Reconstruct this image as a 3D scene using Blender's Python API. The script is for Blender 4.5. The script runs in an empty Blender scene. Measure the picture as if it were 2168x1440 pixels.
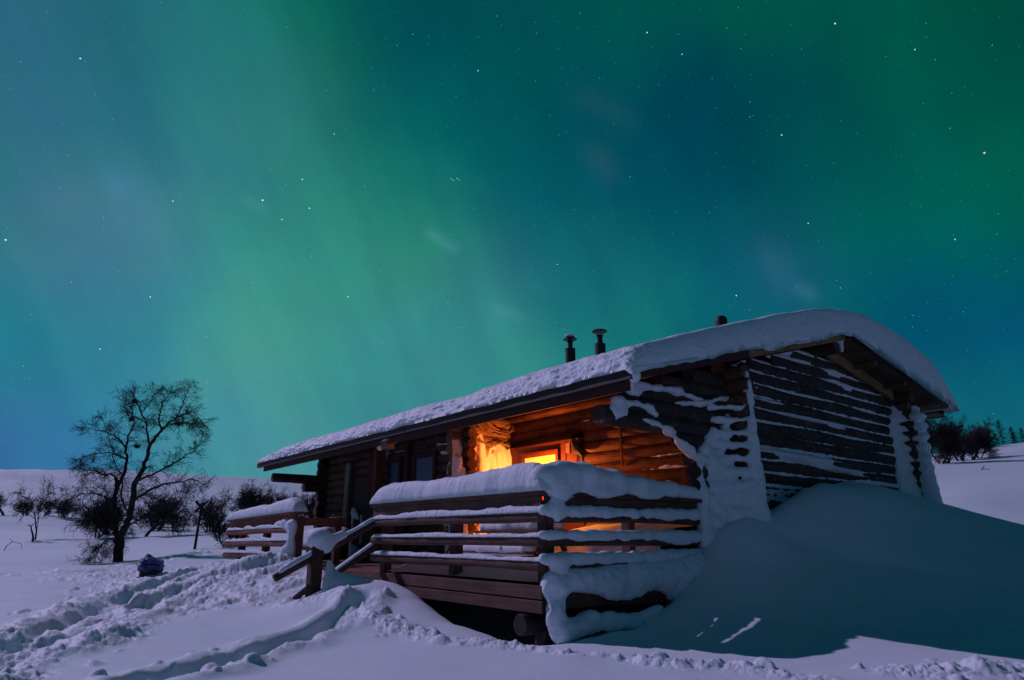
import bpy, bmesh, math, random
import numpy as np
from mathutils import Vector, Matrix
random.seed(7)
RNG = np.random.default_rng(11)
S = bpy.context.scene
COL = S.collection

# ------------------------------------------------------------------ camera
EYE = 1.5
FPX, CX, CY = 1386.0, 1084.0, 720.0
PITCH = math.atan(418 / FPX)
cam_d = bpy.data.cameras.new("camera")
cam = bpy.data.objects.new("camera", cam_d)
COL.objects.link(cam)
cam.location = (0, 0, EYE)
cam.rotation_euler = (math.pi / 2 + PITCH, 0, 0)
cam_d.sensor_width = 36.0
cam_d.lens = FPX / 2168 * 36.0
cam_d.clip_start = 0.05
cam_d.clip_end = 20000
S.camera = cam

# cabin frame: u runs along the eave (away, left), v runs along the gable (away, right)
P0 = np.array([0.367, 8.06])
UX = np.array([-0.6234, 0.7819])
VX = np.array([0.7819, 0.6234])
ROTZ = math.atan2(VX[1], VX[0])


def ray(x, y):
    a = (x - CX) / FPX
    b = -(y - CY) / FPX
    c, s = math.cos(PITCH), math.sin(PITCH)
    return np.array([a, c - b * s, s + b * c])


def at(x, y, D=None, z=None):
    d = ray(x, y)
    t = (z - EYE) / d[2] if z is not None else D / d[1]
    return d * t + np.array([0, 0, EYE])


# ------------------------------------------------------------------ world: night sky with aurora
W = bpy.data.worlds.new("World")
S.world = W
W.use_nodes = True
wt = W.node_tree
wt.nodes.clear()
wo = wt.nodes.new("ShaderNodeOutputWorld")
bg = wt.nodes.new("ShaderNodeBackground")
bg.inputs["Strength"].default_value = 1.0
wt.links.new(bg.outputs[0], wo.inputs[0])


def lin(c):
    return [((x / 255 + 0.055) / 1.055) ** 2.4 if x > 10 else x / 255 / 12.92 for x in c]


SKY = [
    (-60, 40, 46, 98, 122), (120, 30, 42, 98, 124), (230, 100, 28, 92, 118), (330, 30, 34, 112, 114), (440, 60, 36, 124, 120), (560, 40, 12, 118, 100), (665, 20, 4, 106, 88), (715, 40, 8, 100, 88), (765, 30, 0, 68, 80), (850, 40, 0, 70, 80),
    (1000, 40, 0, 76, 80), (1300, 40, 0, 80, 76), (1600, 40, 0, 84, 74), (1850, 40, 0, 84, 70), (2130, 40, 0, 74, 60),
    (30, 210, 52, 106, 130), (150, 180, 44, 106, 132), (260, 200, 34, 116, 124), (430, 210, 44, 126, 122), (560, 200, 46, 124, 120), (640, 200, 44, 126, 108), (720, 180, 14, 112, 98), (790, 160, 0, 72, 86), (880, 200, 0, 84, 88),
    (1010, 230, 0, 82, 88), (1200, 240, 0, 76, 88), (1420, 240, 0, 60, 80), (1640, 250, 0, 62, 78), (1830, 240, 0, 84, 74), (2110, 230, 0, 86, 70),
    (20, 400, 36, 116, 126), (180, 450, 76, 126, 138), (110, 340, 50, 118, 130), (330, 400, 40, 132, 128), (480, 380, 46, 130, 128), (580, 430, 42, 136, 122), (690, 400, 44, 130, 118), (800, 380, 14, 126, 104), (880, 300, 0, 96, 94), (870, 460, 38, 144, 112),
    (960, 400, 4, 98, 102), (1180, 420, 2, 86, 98), (1420, 430, 0, 76, 92), (1660, 430, 0, 80, 88), (1900, 420, 0, 84, 80), (2130, 420, 0, 96, 78),
    (20, 560, 24, 126, 132), (200, 540, 88, 138, 152), (210, 470, 82, 128, 142), (330, 560, 44, 140, 134), (430, 540, 54, 150, 130), (600, 590, 44, 146, 126), (720, 560, 54, 148, 126), (830, 600, 52, 148, 122), (990, 570, 44, 112, 124),
    (1240, 590, 18, 102, 112), (1480, 590, 4, 90, 104), (1650, 590, 22, 88, 114), (1840, 540, 0, 100, 94), (2100, 480, 0, 100, 80), (2130, 610, 0, 74, 100), (1950, 640, 2, 80, 106),
    (30, 640, 26, 114, 136), (120, 640, 50, 118, 146), (30, 740, 36, 140, 142), (260, 640, 40, 122, 144), (230, 760, 48, 142, 146), (450, 700, 62, 162, 140), (540, 700, 80, 164, 136), (650, 770, 56, 154, 138), (900, 760, 54, 150, 136), (1060, 720, 50, 144, 130),
    (1340, 690, 22, 116, 118), (1600, 690, 6, 96, 112), (2000, 700, 0, 72, 108), (2140, 740, 0, 78, 118), (2100, 860, 16, 104, 118),
    (20, 930, 56, 106, 162), (180, 930, 48, 126, 156), (330, 860, 58, 146, 152), (480, 880, 66, 146, 150), (560, 960, 74, 158, 150), (1500, 880, 10, 90, 112), (900, 920, 52, 140, 132), (780, 820, 60, 150, 144),
]
tc = wt.nodes.new("ShaderNodeTexCoord")
nz = wt.nodes.new("ShaderNodeTexNoise")
nz.inputs["Scale"].default_value = 4.5
nz.inputs["Detail"].default_value = 3
wt.links.new(tc.outputs["Generated"], nz.inputs["Vector"])
nsub = wt.nodes.new("ShaderNodeVectorMath"); nsub.operation = 'SUBTRACT'
nsub.inputs[1].default_value = (0.5, 0.5, 0.5)
wt.links.new(nz.outputs["Color"], nsub.inputs[0])
nsc = wt.nodes.new("ShaderNodeVectorMath"); nsc.operation = 'SCALE'
nsc.inputs["Scale"].default_value = 0.13
wt.links.new(nsub.outputs[0], nsc.inputs[0])
nadd = wt.nodes.new("ShaderNodeVectorMath"); nadd.operation = 'ADD'
wt.links.new(tc.outputs["Generated"], nadd.inputs[0]); wt.links.new(nsc.outputs[0], nadd.inputs[1])
nnorm = wt.nodes.new("ShaderNodeVectorMath"); nnorm.operation = 'NORMALIZE'
wt.links.new(nadd.outputs[0], nnorm.inputs[0])
DIRN = nnorm.outputs[0]

blobs = []
for x, y, r, g, b in SKY:
    if g > 118 and x < 1250: g, b = g * .935, b * 1.025
    d = ray(x, y); d /= np.linalg.norm(d)
    blobs.append((d, lin((r, g, b)), 280.0))
# the rest of the night sky, outside the picture: dim, blue-green
for az in range(0, 360, 40):
    for el in (8, 40):
        a = math.radians(az); e = math.radians(el)
        d = np.array([math.sin(a) * math.cos(e), math.cos(a) * math.cos(e), math.sin(e)])
        if d[1] > 0.40: continue
        blobs.append((d, [0.0005, 0.036, 0.064], 9.0))
blobs.append((np.array([0, -0.2, 0.98]), [0.0005, 0.038, 0.062], 9.0))
blobs.append((np.array([0, 0.0, -1.0]), [0.001, 0.02, 0.035], 9.0))
accc = None; accw = None
for d, c, k in blobs:
    dt = wt.nodes.new("ShaderNodeVectorMath"); dt.operation = 'DOT_PRODUCT'
    dt.inputs[1].default_value = d
    wt.links.new(DIRN, dt.inputs[0])
    mm = wt.nodes.new("ShaderNodeMath"); mm.operation = 'MULTIPLY_ADD'
    mm.inputs[1].default_value = k; mm.inputs[2].default_value = -k - (0.0 if k > 20 else 1.5)
    wt.links.new(dt.outputs["Value"], mm.inputs[0])
    ex = wt.nodes.new("ShaderNodeMath"); ex.operation = 'EXPONENT'
    wt.links.new(mm.outputs[0], ex.inputs[0])
    sc = wt.nodes.new("ShaderNodeVectorMath"); sc.operation = 'SCALE'
    sc.inputs[0].default_value = c
    wt.links.new(ex.outputs[0], sc.inputs["Scale"])
    if accc is None:
        accc, accw = sc.outputs[0], ex.outputs[0]
    else:
        ad = wt.nodes.new("ShaderNodeVectorMath"); ad.operation = 'ADD'
        wt.links.new(accc, ad.inputs[0]); wt.links.new(sc.outputs[0], ad.inputs[1])
        aw = wt.nodes.new("ShaderNodeMath"); aw.operation = 'ADD'
        wt.links.new(accw, aw.inputs[0]); wt.links.new(ex.outputs[0], aw.inputs[1])
        accc, accw = ad.outputs[0], aw.outputs[0]
inv = wt.nodes.new("ShaderNodeMath"); inv.operation = 'DIVIDE'
inv.inputs[0].default_value = 1.0
wt.links.new(accw, inv.inputs[1])
base_sky = wt.nodes.new("ShaderNodeVectorMath"); base_sky.operation = 'SCALE'
wt.links.new(accc, base_sky.inputs[0]); wt.links.new(inv.outputs[0], base_sky.inputs["Scale"])
# slanting curtain rays, mottling and fine grain
def vdot(vec):
    n = wt.nodes.new("ShaderNodeVectorMath"); n.operation = 'DOT_PRODUCT'
    n.inputs[1].default_value = vec
    wt.links.new(tc.outputs["Generated"], n.inputs[0])
    return n.outputs["Value"]
cx = wt.nodes.new("ShaderNodeCombineXYZ")
wt.links.new(vdot((0.92 * 15, 2.0, 0.40 * 15)), cx.inputs[0])
wt.links.new(vdot((-0.40 * 1.6, 0.3, 0.92 * 1.6)), cx.inputs[1])
wt.links.new(vdot((0, 1.5, 0)), cx.inputs[2])
rn = wt.nodes.new("ShaderNodeTexNoise"); rn.inputs["Scale"].default_value = 1.0; rn.inputs["Detail"].default_value = 3.5; rn.inputs["Roughness"].default_value = .55
wt.links.new(cx.outputs[0], rn.inputs["Vector"])
mo = wt.nodes.new("ShaderNodeTexNoise"); mo.inputs["Scale"].default_value = 9.0; mo.inputs["Detail"].default_value = 5; mo.inputs["Roughness"].default_value = .6
wt.links.new(tc.outputs["Generated"], mo.inputs["Vector"])
gr = wt.nodes.new("ShaderNodeTexNoise"); gr.inputs["Scale"].default_value = 420.0; gr.inputs["Detail"].default_value = 1
wt.links.new(tc.outputs["Generated"], gr.inputs["Vector"])
def amp(sock, a):
    s0 = wt.nodes.new("ShaderNodeVectorMath"); s0.operation = 'SUBTRACT'; s0.inputs[1].default_value = (.5, .5, .5)
    wt.links.new(sock, s0.inputs[0])
    s1 = wt.nodes.new("ShaderNodeVectorMath"); s1.operation = 'MULTIPLY'; s1.inputs[1].default_value = a
    wt.links.new(s0.outputs[0], s1.inputs[0])
    return s1.outputs[0]
acc = None
for q in (amp(rn.outputs["Fac"], (.42, .44, .30)), amp(mo.outputs["Color"], (.55, .30, .26)), amp(gr.outputs["Color"], (.16, .16, .16))):
    if acc is None: acc = q
    else:
        ad = wt.nodes.new("ShaderNodeVectorMath"); ad.operation = 'ADD'
        wt.links.new(acc, ad.inputs[0]); wt.links.new(q, ad.inputs[1]); acc = ad.outputs[0]
one = wt.nodes.new("ShaderNodeVectorMath"); one.operation = 'ADD'; one.inputs[1].default_value = (1, 1, 1)
wt.links.new(acc, one.inputs[0])
sky_r = wt.nodes.new("ShaderNodeVectorMath"); sky_r.operation = 'MULTIPLY'
wt.links.new(base_sky.outputs[0], sky_r.inputs[0]); wt.links.new(one.outputs[0], sky_r.inputs[1])
total = sky_r.outputs[0]


def add_col(a, b):
    n = wt.nodes.new("ShaderNodeVectorMath"); n.operation = 'ADD'
    wt.links.new(a, n.inputs[0]); wt.links.new(b, n.inputs[1])
    return n.outputs[0]


# stars: two random fields and the brightest ones at their own places
for scl, rad, powr, gain in ((24.0, 0.022, 2.6, .85), (52.0, 0.038, 2.2, 0.5), (88.0, 0.060, 2.2, 0.32), (140.0, .09, 2.5, .16)):
    vo = wt.nodes.new("ShaderNodeTexVoronoi"); vo.feature = 'F1'
    vo.inputs["Scale"].default_value = scl
    wt.links.new(tc.outputs["Generated"], vo.inputs["Vector"])
    lt = wt.nodes.new("ShaderNodeMapRange")
    lt.inputs["From Min"].default_value = rad * 0.4; lt.inputs["From Max"].default_value = rad
    lt.inputs["To Min"].default_value = 1; lt.inputs["To Max"].default_value = 0
    wt.links.new(vo.outputs["Distance"], lt.inputs["Value"])
    sx = wt.nodes.new("ShaderNodeSeparateXYZ"); wt.links.new(vo.outputs["Color"], sx.inputs[0])
    pw = wt.nodes.new("ShaderNodeMath"); pw.operation = 'POWER'; pw.inputs[1].default_value = powr
    wt.links.new(sx.outputs[0], pw.inputs[0])
    ml = wt.nodes.new("ShaderNodeMath"); ml.operation = 'MULTIPLY'
    wt.links.new(lt.outputs[0], ml.inputs[0]); wt.links.new(pw.outputs[0], ml.inputs[1])
    sc = wt.nodes.new("ShaderNodeVectorMath"); sc.operation = 'SCALE'
    sc.inputs[0].default_value = (gain * 0.8, gain * 0.95, gain)
    wt.links.new(ml.outputs[0], sc.inputs["Scale"])
    total = add_col(total, sc.outputs[0])
BRIGHT = [(556, 424, 1.2, 0.9, .6, 1.25), (2084, 324, 1, .75, .6, 1.2), (1768, 50, .9, .9, 1, 1.1), (1370, 69, .8, .9, 1, 1.0), (1655, 286, .8, .9, 1, 1.0), (1012, 150, .7, .8, .9, .9),
          (1559, 626, 1, .85, .7, 1.0), (12, 508, .9, .9, .9, 1.1), (170, 124, .8, .9, .9, 1.0), (640, 380, .8, .9, .9, .95), (655, 441, .8, .9, .9, .95), (597, 465, .8, .9, .9, .9),
          (1711, 473, .7, .8, .9, .9), (968, 378, .6, .8, .9, .8), (960, 382, .5, .7, .8, .7), (973, 381, .5, .7, .8, .7), (955, 379, .4, .6, .7, .7), (1180, 560, .5, .7, .8, .8), (318, 629, .7, .9, .9, .9), (737, 628, .7, .9, .9, .9), (212, 739, .6, .8, .8, .9), (366, 426, .6, .8, .8, .9), (1444, 115, .6, .7, .8, .9), (2022, 507, .6, .7, .8, .9), (1937, 105, .6, .7, .8, .9)]
for x, y, r, g, b, sz in BRIGHT:
    d = ray(x, y); d /= np.linalg.norm(d)
    sb = wt.nodes.new("ShaderNodeVectorMath"); sb.operation = 'DISTANCE'
    sb.inputs[1].default_value = d
    wt.links.new(tc.outputs["Generated"], sb.inputs[0])
    lt = wt.nodes.new("ShaderNodeMapRange")
    lt.inputs["From Min"].default_value = 0.00045 * sz; lt.inputs["From Max"].default_value = 0.0011 * sz
    lt.inputs["To Min"].default_value = 1; lt.inputs["To Max"].default_value = 0
    wt.links.new(sb.outputs["Value"], lt.inputs["Value"])
    sc = wt.nodes.new("ShaderNodeVectorMath"); sc.operation = 'SCALE'
    sc.inputs[0].default_value = (r, g, b)
    wt.links.new(lt.outputs[0], sc.inputs["Scale"])
    total = add_col(total, sc.outputs[0])
# faint smears of thin cloud, each a short chain of soft spots
SMEAR = []
for x0, y0, x1, y1, r, g, b, kk in [(912, 495, 962, 528, .030, .042, .080, 26000), (1050, 652, 1100, 672, .018, .028, .040, 22000), (520, 424, 556, 440, .010, .02, .025, 26000),
                                    (1235, 205, 1330, 255, .006, .007, .010, 5200), (240, 372, 256, 404, .004, .008, .03, 9000), (1690, 610, 1722, 626, .010, .02, .028, 15000), (1625, 530, 1665, 600, .008, .010, .016, 4000), (1255, 320, 1290, 370, .006, .003, .006, 4500)]:
    for q in (0, .33, .67, 1): SMEAR.append((x0 + (x1 - x0) * q, y0 + (y1 - y0) * q, r, g, b, kk))
for x, y, r, g, b, kk in SMEAR:
    d = ray(x, y); d /= np.linalg.norm(d)
    dt = wt.nodes.new("ShaderNodeVectorMath"); dt.operation = 'DISTANCE'
    dt.inputs[1].default_value = d
    wt.links.new(tc.outputs["Generated"], dt.inputs[0])
    m2 = wt.nodes.new("ShaderNodeMath"); m2.operation = 'POWER'; m2.inputs[1].default_value = 2
    wt.links.new(dt.outputs["Value"], m2.inputs[0])
    mm = wt.nodes.new("ShaderNodeMath"); mm.operation = 'MULTIPLY'; mm.inputs[1].default_value = -kk * .5
    wt.links.new(m2.outputs[0], mm.inputs[0])
    ex = wt.nodes.new("ShaderNodeMath"); ex.operation = 'EXPONENT'; wt.links.new(mm.outputs[0], ex.inputs[0])
    sc = wt.nodes.new("ShaderNodeVectorMath"); sc.operation = 'SCALE'
    sc.inputs[0].default_value = (r * .55, g * .55, b * .55)
    wt.links.new(ex.outputs[0], sc.inputs["Scale"])
    total = add_col(total, sc.outputs[0])
wt.links.new(total, bg.inputs["Color"])

# ------------------------------------------------------------------ the moon (sun lamp)
MOON_UV = (1.30, -0.50)                       # towards the moon, per unit height, in cabin axes
mh = MOON_UV[0] * UX + MOON_UV[1] * VX
to_moon = Vector((mh[0], mh[1], 1.0)).normalized()
sun_d = bpy.data.lights.new("moon", 'SUN')
sun_d.energy = 2.0
sun_d.color = (0.77, 0.565, 0.985)
sun_d.angle = math.radians(0.6)
sun = bpy.data.objects.new("moon", sun_d)
COL.objects.link(sun)
sun.location = (-20, 10, 20)
sun.rotation_euler = to_moon.to_track_quat('Z', 'Y').to_euler()

S.view_settings.view_transform = 'Standard'
S.view_settings.look = 'None'
S.view_settings.exposure = 0.0
S.view_settings.gamma = 1.0
S.render.engine = 'CYCLES'
S.cycles.use_denoising = True
S.cycles.max_bounces = 6


# ------------------------------------------------------------------ materials
def new_mat(name):
    m = bpy.data.materials.new(name)
    m.use_nodes = True
    nt = m.node_tree
    b = nt.nodes["Principled BSDF"]
    return m, nt, b


def snow_mat(name, base=(0.68, 0.81, 0.86), bump=0.25, scale=40.0, stretch=(1, 1, 1), sparkle=True, tint=None):
    m, nt, b = new_mat(name)
    b.inputs["Base Color"].default_value = (*base, 1)
    b.inputs["Roughness"].default_value = 0.62
    b.inputs["Specular IOR Level"].default_value = 0.25
    t = nt.nodes.new("ShaderNodeTexCoord")
    mpn = nt.nodes.new("ShaderNodeMapping"); mpn.inputs["Scale"].default_value = stretch
    nt.links.new(t.outputs["Object"], mpn.inputs["Vector"])
    n1 = nt.nodes.new("ShaderNodeTexNoise"); n1.inputs["Scale"].default_value = scale; n1.inputs["Detail"].default_value = 6; n1.inputs["Roughness"].default_value = 0.65
    nt.links.new(mpn.outputs[0], n1.inputs["Vector"])
    bp = nt.nodes.new("ShaderNodeBump"); bp.inputs["Strength"].default_value = bump; bp.inputs["Distance"].default_value = 0.02
    nt.links.new(n1.outputs["Fac"], bp.inputs["Height"])
    nt.links.new(bp.outputs[0], b.inputs["Normal"])
    # soft density variation of old and fresh snow
    n2 = nt.nodes.new("ShaderNodeTexNoise"); n2.inputs["Scale"].default_value = 1.3; n2.inputs["Detail"].default_value = 5
    nt.links.new(t.outputs["Object"], n2.inputs["Vector"])
    cr = nt.nodes.new("ShaderNodeMix"); cr.data_type = 'RGBA'
    cr.inputs[6].default_value = (base[0] * .90, base[1] * .92, base[2] * .94, 1)
    cr.inputs[7].default_value = (*base, 1)
    nt.links.new(n2.outputs["Fac"], cr.inputs[0])
    # grain of single crystals and crumbs
    n3 = nt.nodes.new("ShaderNodeTexNoise"); n3.inputs["Scale"].default_value = 55; n3.inputs["Detail"].default_value = 4; n3.inputs["Roughness"].default_value = .7
    nt.links.new(t.outputs["Object"], n3.inputs["Vector"])
    gm = nt.nodes.new("ShaderNodeMapRange"); gm.inputs["From Min"].default_value = .3; gm.inputs["From Max"].default_value = .7
    gm.inputs["To Min"].default_value = .86; gm.inputs["To Max"].default_value = 1.08
    nt.links.new(n3.outputs["Fac"], gm.inputs["Value"])
    gv = nt.nodes.new("ShaderNodeVectorMath"); gv.operation = 'SCALE'
    nt.links.new(cr.outputs[2], gv.inputs[0]); nt.links.new(gm.outputs[0], gv.inputs["Scale"])
    nt.links.new(gv.outputs[0], b.inputs["Base Color"])
    if sparkle:
        vo = nt.nodes.new("ShaderNodeTexVoronoi"); vo.inputs["Scale"].default_value = 9.0
        nt.links.new(t.outputs["Object"], vo.inputs["Vector"])
        lt = nt.nodes.new("ShaderNodeMath"); lt.operation = 'LESS_THAN'; lt.inputs[1].default_value = 0.035
        nt.links.new(vo.outputs["Distance"], lt.inputs[0])
        sp = nt.nodes.new("ShaderNodeMix"); sp.data_type = 'FLOAT'
        sp.inputs[2].default_value = 0.25; sp.inputs[3].default_value = 1.0
        nt.links.new(lt.outputs[0], sp.inputs[0])
        nt.links.new(sp.outputs[0], b.inputs["Specular IOR Level"])
        rg = nt.nodes.new("ShaderNodeMix"); rg.data_type = 'FLOAT'
        rg.inputs[2].default_value = 0.62; rg.inputs[3].default_value = 0.2
        nt.links.new(lt.outputs[0], rg.inputs[0])
        nt.links.new(rg.outputs[0], b.inputs["Roughness"])
    return m


def wood_mat(name, dark, light, axis=0, grain=26.0, rough=0.8, frost=0.0, ring=False):
    """weathered wood; the grain runs along the local axis given"""
    m, nt, b = new_mat(name)
    t = nt.nodes.new("ShaderNodeTexCoord")
    mpn = nt.nodes.new("ShaderNodeMapping")
    sc = [grain, grain, grain]; sc[axis] = 1.2
    mpn.inputs["Scale"].default_value = sc
    nt.links.new(t.outputs["Object"], mpn.inputs["Vector"])
    n1 = nt.nodes.new("ShaderNodeTexNoise"); n1.inputs["Scale"].default_value = 1.0; n1.inputs["Detail"].default_value = 7; n1.inputs["Roughness"].default_value = 0.6
    nt.links.new(mpn.outputs[0], n1.inputs["Vector"])
    n2 = nt.nodes.new("ShaderNodeTexNoise"); n2.inputs["Scale"].default_value = 2.2; n2.inputs["Detail"].default_value = 4
    nt.links.new(t.outputs["Object"], n2.inputs["Vector"])
    mx = nt.nodes.new("ShaderNodeMath"); mx.operation = 'MULTIPLY_ADD'; mx.inputs[1].default_value = 0.55
    nt.links.new(n2.outputs["Fac"], mx.inputs[0])
    ml = nt.nodes.new("ShaderNodeMath"); ml.operation = 'MULTIPLY'; ml.inputs[1].default_value = 0.55
    nt.links.new(n1.outputs["Fac"], ml.inputs[0]); nt.links.new(ml.outputs[0], mx.inputs[2])
    cr = nt.nodes.new("ShaderNodeValToRGB")
    cr.color_ramp.elements[0].position = 0.36; cr.color_ramp.elements[0].color = (*dark, 1)
    cr.color_ramp.elements[1].position = 0.70; cr.color_ramp.elements[1].color = (*light, 1)
    nt.links.new(mx.outputs[0], cr.inputs[0])
    out = cr.outputs[0]
    if frost > 0:
        n3 = nt.nodes.new("ShaderNodeTexNoise"); n3.inputs["Scale"].default_value = 9; n3.inputs["Detail"].default_value = 8; n3.inputs["Roughness"].default_value = .7
        nt.links.new(t.outputs["Object"], n3.inputs["Vector"])
        fr = nt.nodes.new("ShaderNodeMapRange"); fr.inputs["From Min"].default_value = 0.56; fr.inputs["From Max"].default_value = 0.74
        fr.inputs["To Max"].default_value = frost
        nt.links.new(n3.outputs["Fac"], fr.inputs["Value"])
        mxx = nt.nodes.new("ShaderNodeMix"); mxx.data_type = 'RGBA'
        nt.links.new(fr.outputs[0], mxx.inputs[0]); nt.links.new(out, mxx.inputs[6]); mxx.inputs[7].default_value = (.6, .62, .66, 1)
        out = mxx.outputs[2]
    nt.links.new(out, b.inputs["Base Color"])
    b.inputs["Roughness"].default_value = rough
    b.inputs["Specular IOR Level"].default_value = 0.25
    bp = nt.nodes.new("ShaderNodeBump"); bp.inputs["Strength"].default_value = 0.5; bp.inputs["Distance"].default_value = 0.01
    nt.links.new(n1.outputs["Fac"], bp.inputs["Height"]); nt.links.new(bp.outputs[0], b.inputs["Normal"])
    return m


def plain_mat(name, col, rough=0.6, metal=0.0, noise=0.25, scale=14):
    m, nt, b = new_mat(name)
    t = nt.nodes.new("ShaderNodeTexCoord")
    n1 = nt.nodes.new("ShaderNodeTexNoise"); n1.inputs["Scale"].default_value = scale; n1.inputs["Detail"].default_value = 5
    nt.links.new(t.outputs["Object"], n1.inputs["Vector"])
    mx = nt.nodes.new("ShaderNodeMix"); mx.data_type = 'RGBA'
    mx.inputs[6].default_value = tuple(c * (1 - noise) for c in col) + (1,)
    mx.inputs[7].default_value = tuple(min(1, c * (1 + noise)) for c in col) + (1,)
    nt.links.new(n1.outputs["Fac"], mx.inputs[0]); nt.links.new(mx.outputs[2], b.inputs["Base Color"])
    b.inputs["Roughness"].default_value = rough; b.inputs["Metallic"].default_value = metal
    return m


def emit_mat(name, col, strength):
    m, nt, b = new_mat(name)
    b.inputs["Base Color"].default_value = (*col, 1)
    b.inputs["Emission Color"].default_value = (*col, 1)
    b.inputs["Emission Strength"].default_value = strength
    return m


# local axes of cabin-frame objects: x = v, y = u, z
M = {}
M['snow'] = snow_mat('snow', bump=0.5, scale=26)
M['snow_rime'] = snow_mat('wind_crusted_snow', bump=0.8, scale=16, stretch=(1.5, 3.5, 1.0))
M['ground'] = snow_mat('ground_snow', bump=0.26, scale=26)
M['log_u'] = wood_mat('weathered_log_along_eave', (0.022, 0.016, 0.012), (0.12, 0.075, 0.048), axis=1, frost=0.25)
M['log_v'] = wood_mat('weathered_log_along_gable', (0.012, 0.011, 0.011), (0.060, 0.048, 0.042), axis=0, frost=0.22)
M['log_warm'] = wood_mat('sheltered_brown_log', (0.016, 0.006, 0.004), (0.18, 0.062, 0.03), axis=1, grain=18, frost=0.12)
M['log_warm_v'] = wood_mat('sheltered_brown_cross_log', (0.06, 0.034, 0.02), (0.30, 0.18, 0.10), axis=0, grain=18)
M['rail'] = wood_mat('stained_rail_wood', (0.055, 0.030, 0.024), (0.15, 0.085, 0.066), axis=1, grain=30)
M['rail_v'] = wood_mat('stained_rail_wood_across', (0.03, 0.018, 0.014), (0.10, 0.06, 0.046), axis=0, grain=30)
M['rail_z'] = wood_mat('stained_post_wood', (0.03, 0.018, 0.014), (0.10, 0.06, 0.046), axis=2, grain=30)
M['rail_red'] = wood_mat('reddish_rail_wood', (0.11, 0.045, 0.028), (0.26, 0.11, 0.072), axis=1, grain=30)
M['rail_red_z'] = wood_mat('reddish_post_wood', (0.07, 0.028, 0.018), (0.17, 0.07, 0.046), axis=2, grain=30)
M['red_paint'] = plain_mat('dark_red_paint', (0.075, 0.007, 0.006), 0.65, noise=.4)
M['shade_black'] = plain_mat('shade_black_board', (0.004, 0.003, 0.003), 0.95)  # shade on the lintel put into its colour as near black
M['shade_black'].node_tree.nodes['Principled BSDF'].inputs['Specular IOR Level'].default_value = 0.02
M['fascia'] = plain_mat('black_tarred_board', (0.012, 0.012, 0.014), 0.6)
M['fascia_red'] = plain_mat('dull_red_board', (0.040, 0.012, 0.011), 0.8)
M['pine_board'] = wood_mat('bare_pine_board', (0.10, 0.060, 0.025), (0.30, 0.19, 0.09), axis=0, grain=24)
M['soffit'] = wood_mat('roof_underside_board', (0.04, 0.028, 0.018), (0.14, 0.095, 0.055), axis=1, grain=22)
M['black_metal'] = plain_mat('black_stove_pipe', (0.016, 0.016, 0.018), 0.5, 0.5)
M['glass'] = plain_mat('dark_window_glass', (0.02, 0.05, 0.09), 0.12, 0.0)
M['glass'].node_tree.nodes["Principled BSDF"].inputs["Specular IOR Level"].default_value = 1.0
M['glass'].node_tree.nodes["Principled BSDF"].inputs["Metallic"].default_value = 0.0
M['pane_tube_blue'] = plain_mat('blue_reflection_and_tube', (0.04, 0.105, 0.19), 0.45)  # sky reflection in the dark panes painted as flat blue; feeder tube shares it
M['lit_window'] = emit_mat('lit_window_pane', (1.0, 0.34, 0.04), 1.6)
M['lamp_glow'] = emit_mat('lamp_glass', (1.0, 0.40, 0.08), 12.0)
M['bark'] = plain_mat('birch_bark_dark', (0.022, 0.018, 0.018), 0.9, noise=.5, scale=9)
M['twig'] = plain_mat('birch_twig', (0.016, 0.013, 0.013), 0.9)
M['needle'] = plain_mat('spruce_needle', (0.010, 0.018, 0.014), 0.9, noise=.5)
M['tarp'] = plain_mat('blue_tarpaulin', (0.05, 0.058, 0.23), 0.6, noise=.4, scale=6)
M['dark_box'] = plain_mat('dark_wood_box', (0.03, 0.024, 0.022), 0.8)
M['antler'] = wood_mat('bleached_driftwood', (0.10, 0.06, 0.035), (0.22, 0.14, 0.09), axis=2)
M['cut_wood'] = wood_mat('split_firewood', (0.18, 0.10, 0.055), (0.42, 0.27, 0.15), axis=0, grain=20)
M['bark_log'] = plain_mat('firewood_bark', (0.05, 0.032, 0.024), 0.9, noise=.5)
M['white_paint'] = plain_mat('white_plastic', (0.62, 0.64, 0.66), 0.5)
M['grey_plank'] = wood_mat('grey_bare_plank', (0.10, 0.11, 0.10), (0.24, 0.26, 0.24), axis=2)
M['ice'] = snow_mat('icy_snow_crust', base=(0.82, 0.82, 0.80), bump=0.5, scale=12, stretch=(1, 1, 0.35))


# ------------------------------------------------------------------ object helpers
def tag(o, label=None, cat=None, group=None, kind=None):
    if label: o['label'] = label
    if cat: o['category'] = cat
    if group: o['group'] = group
    if kind: o['kind'] = kind
    return o


def empty(name, loc=(0, 0, 0), rz=0.0, label=None, cat=None, group=None):
    o = bpy.data.objects.new(name, None)
    o.empty_display_size = 0.2
    COL.objects.link(o)
    o.location = loc
    o.rotation_euler = (0, 0, rz)
    return tag(o, label, cat, group)


def cabin_empty(name, u, v, z, label, cat, group=None):
    w = P0 + u * UX + v * VX
    o = empty(name, (w[0], w[1], z), ROTZ, label, cat, group)
    o['_o'] = (float(u), float(v), float(z))
    return o


def origin_of(o):
    while o is not None:
        if '_o' in o.keys(): return np.array(o['_o'])
        o = o.parent
    return np.zeros(3)


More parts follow.
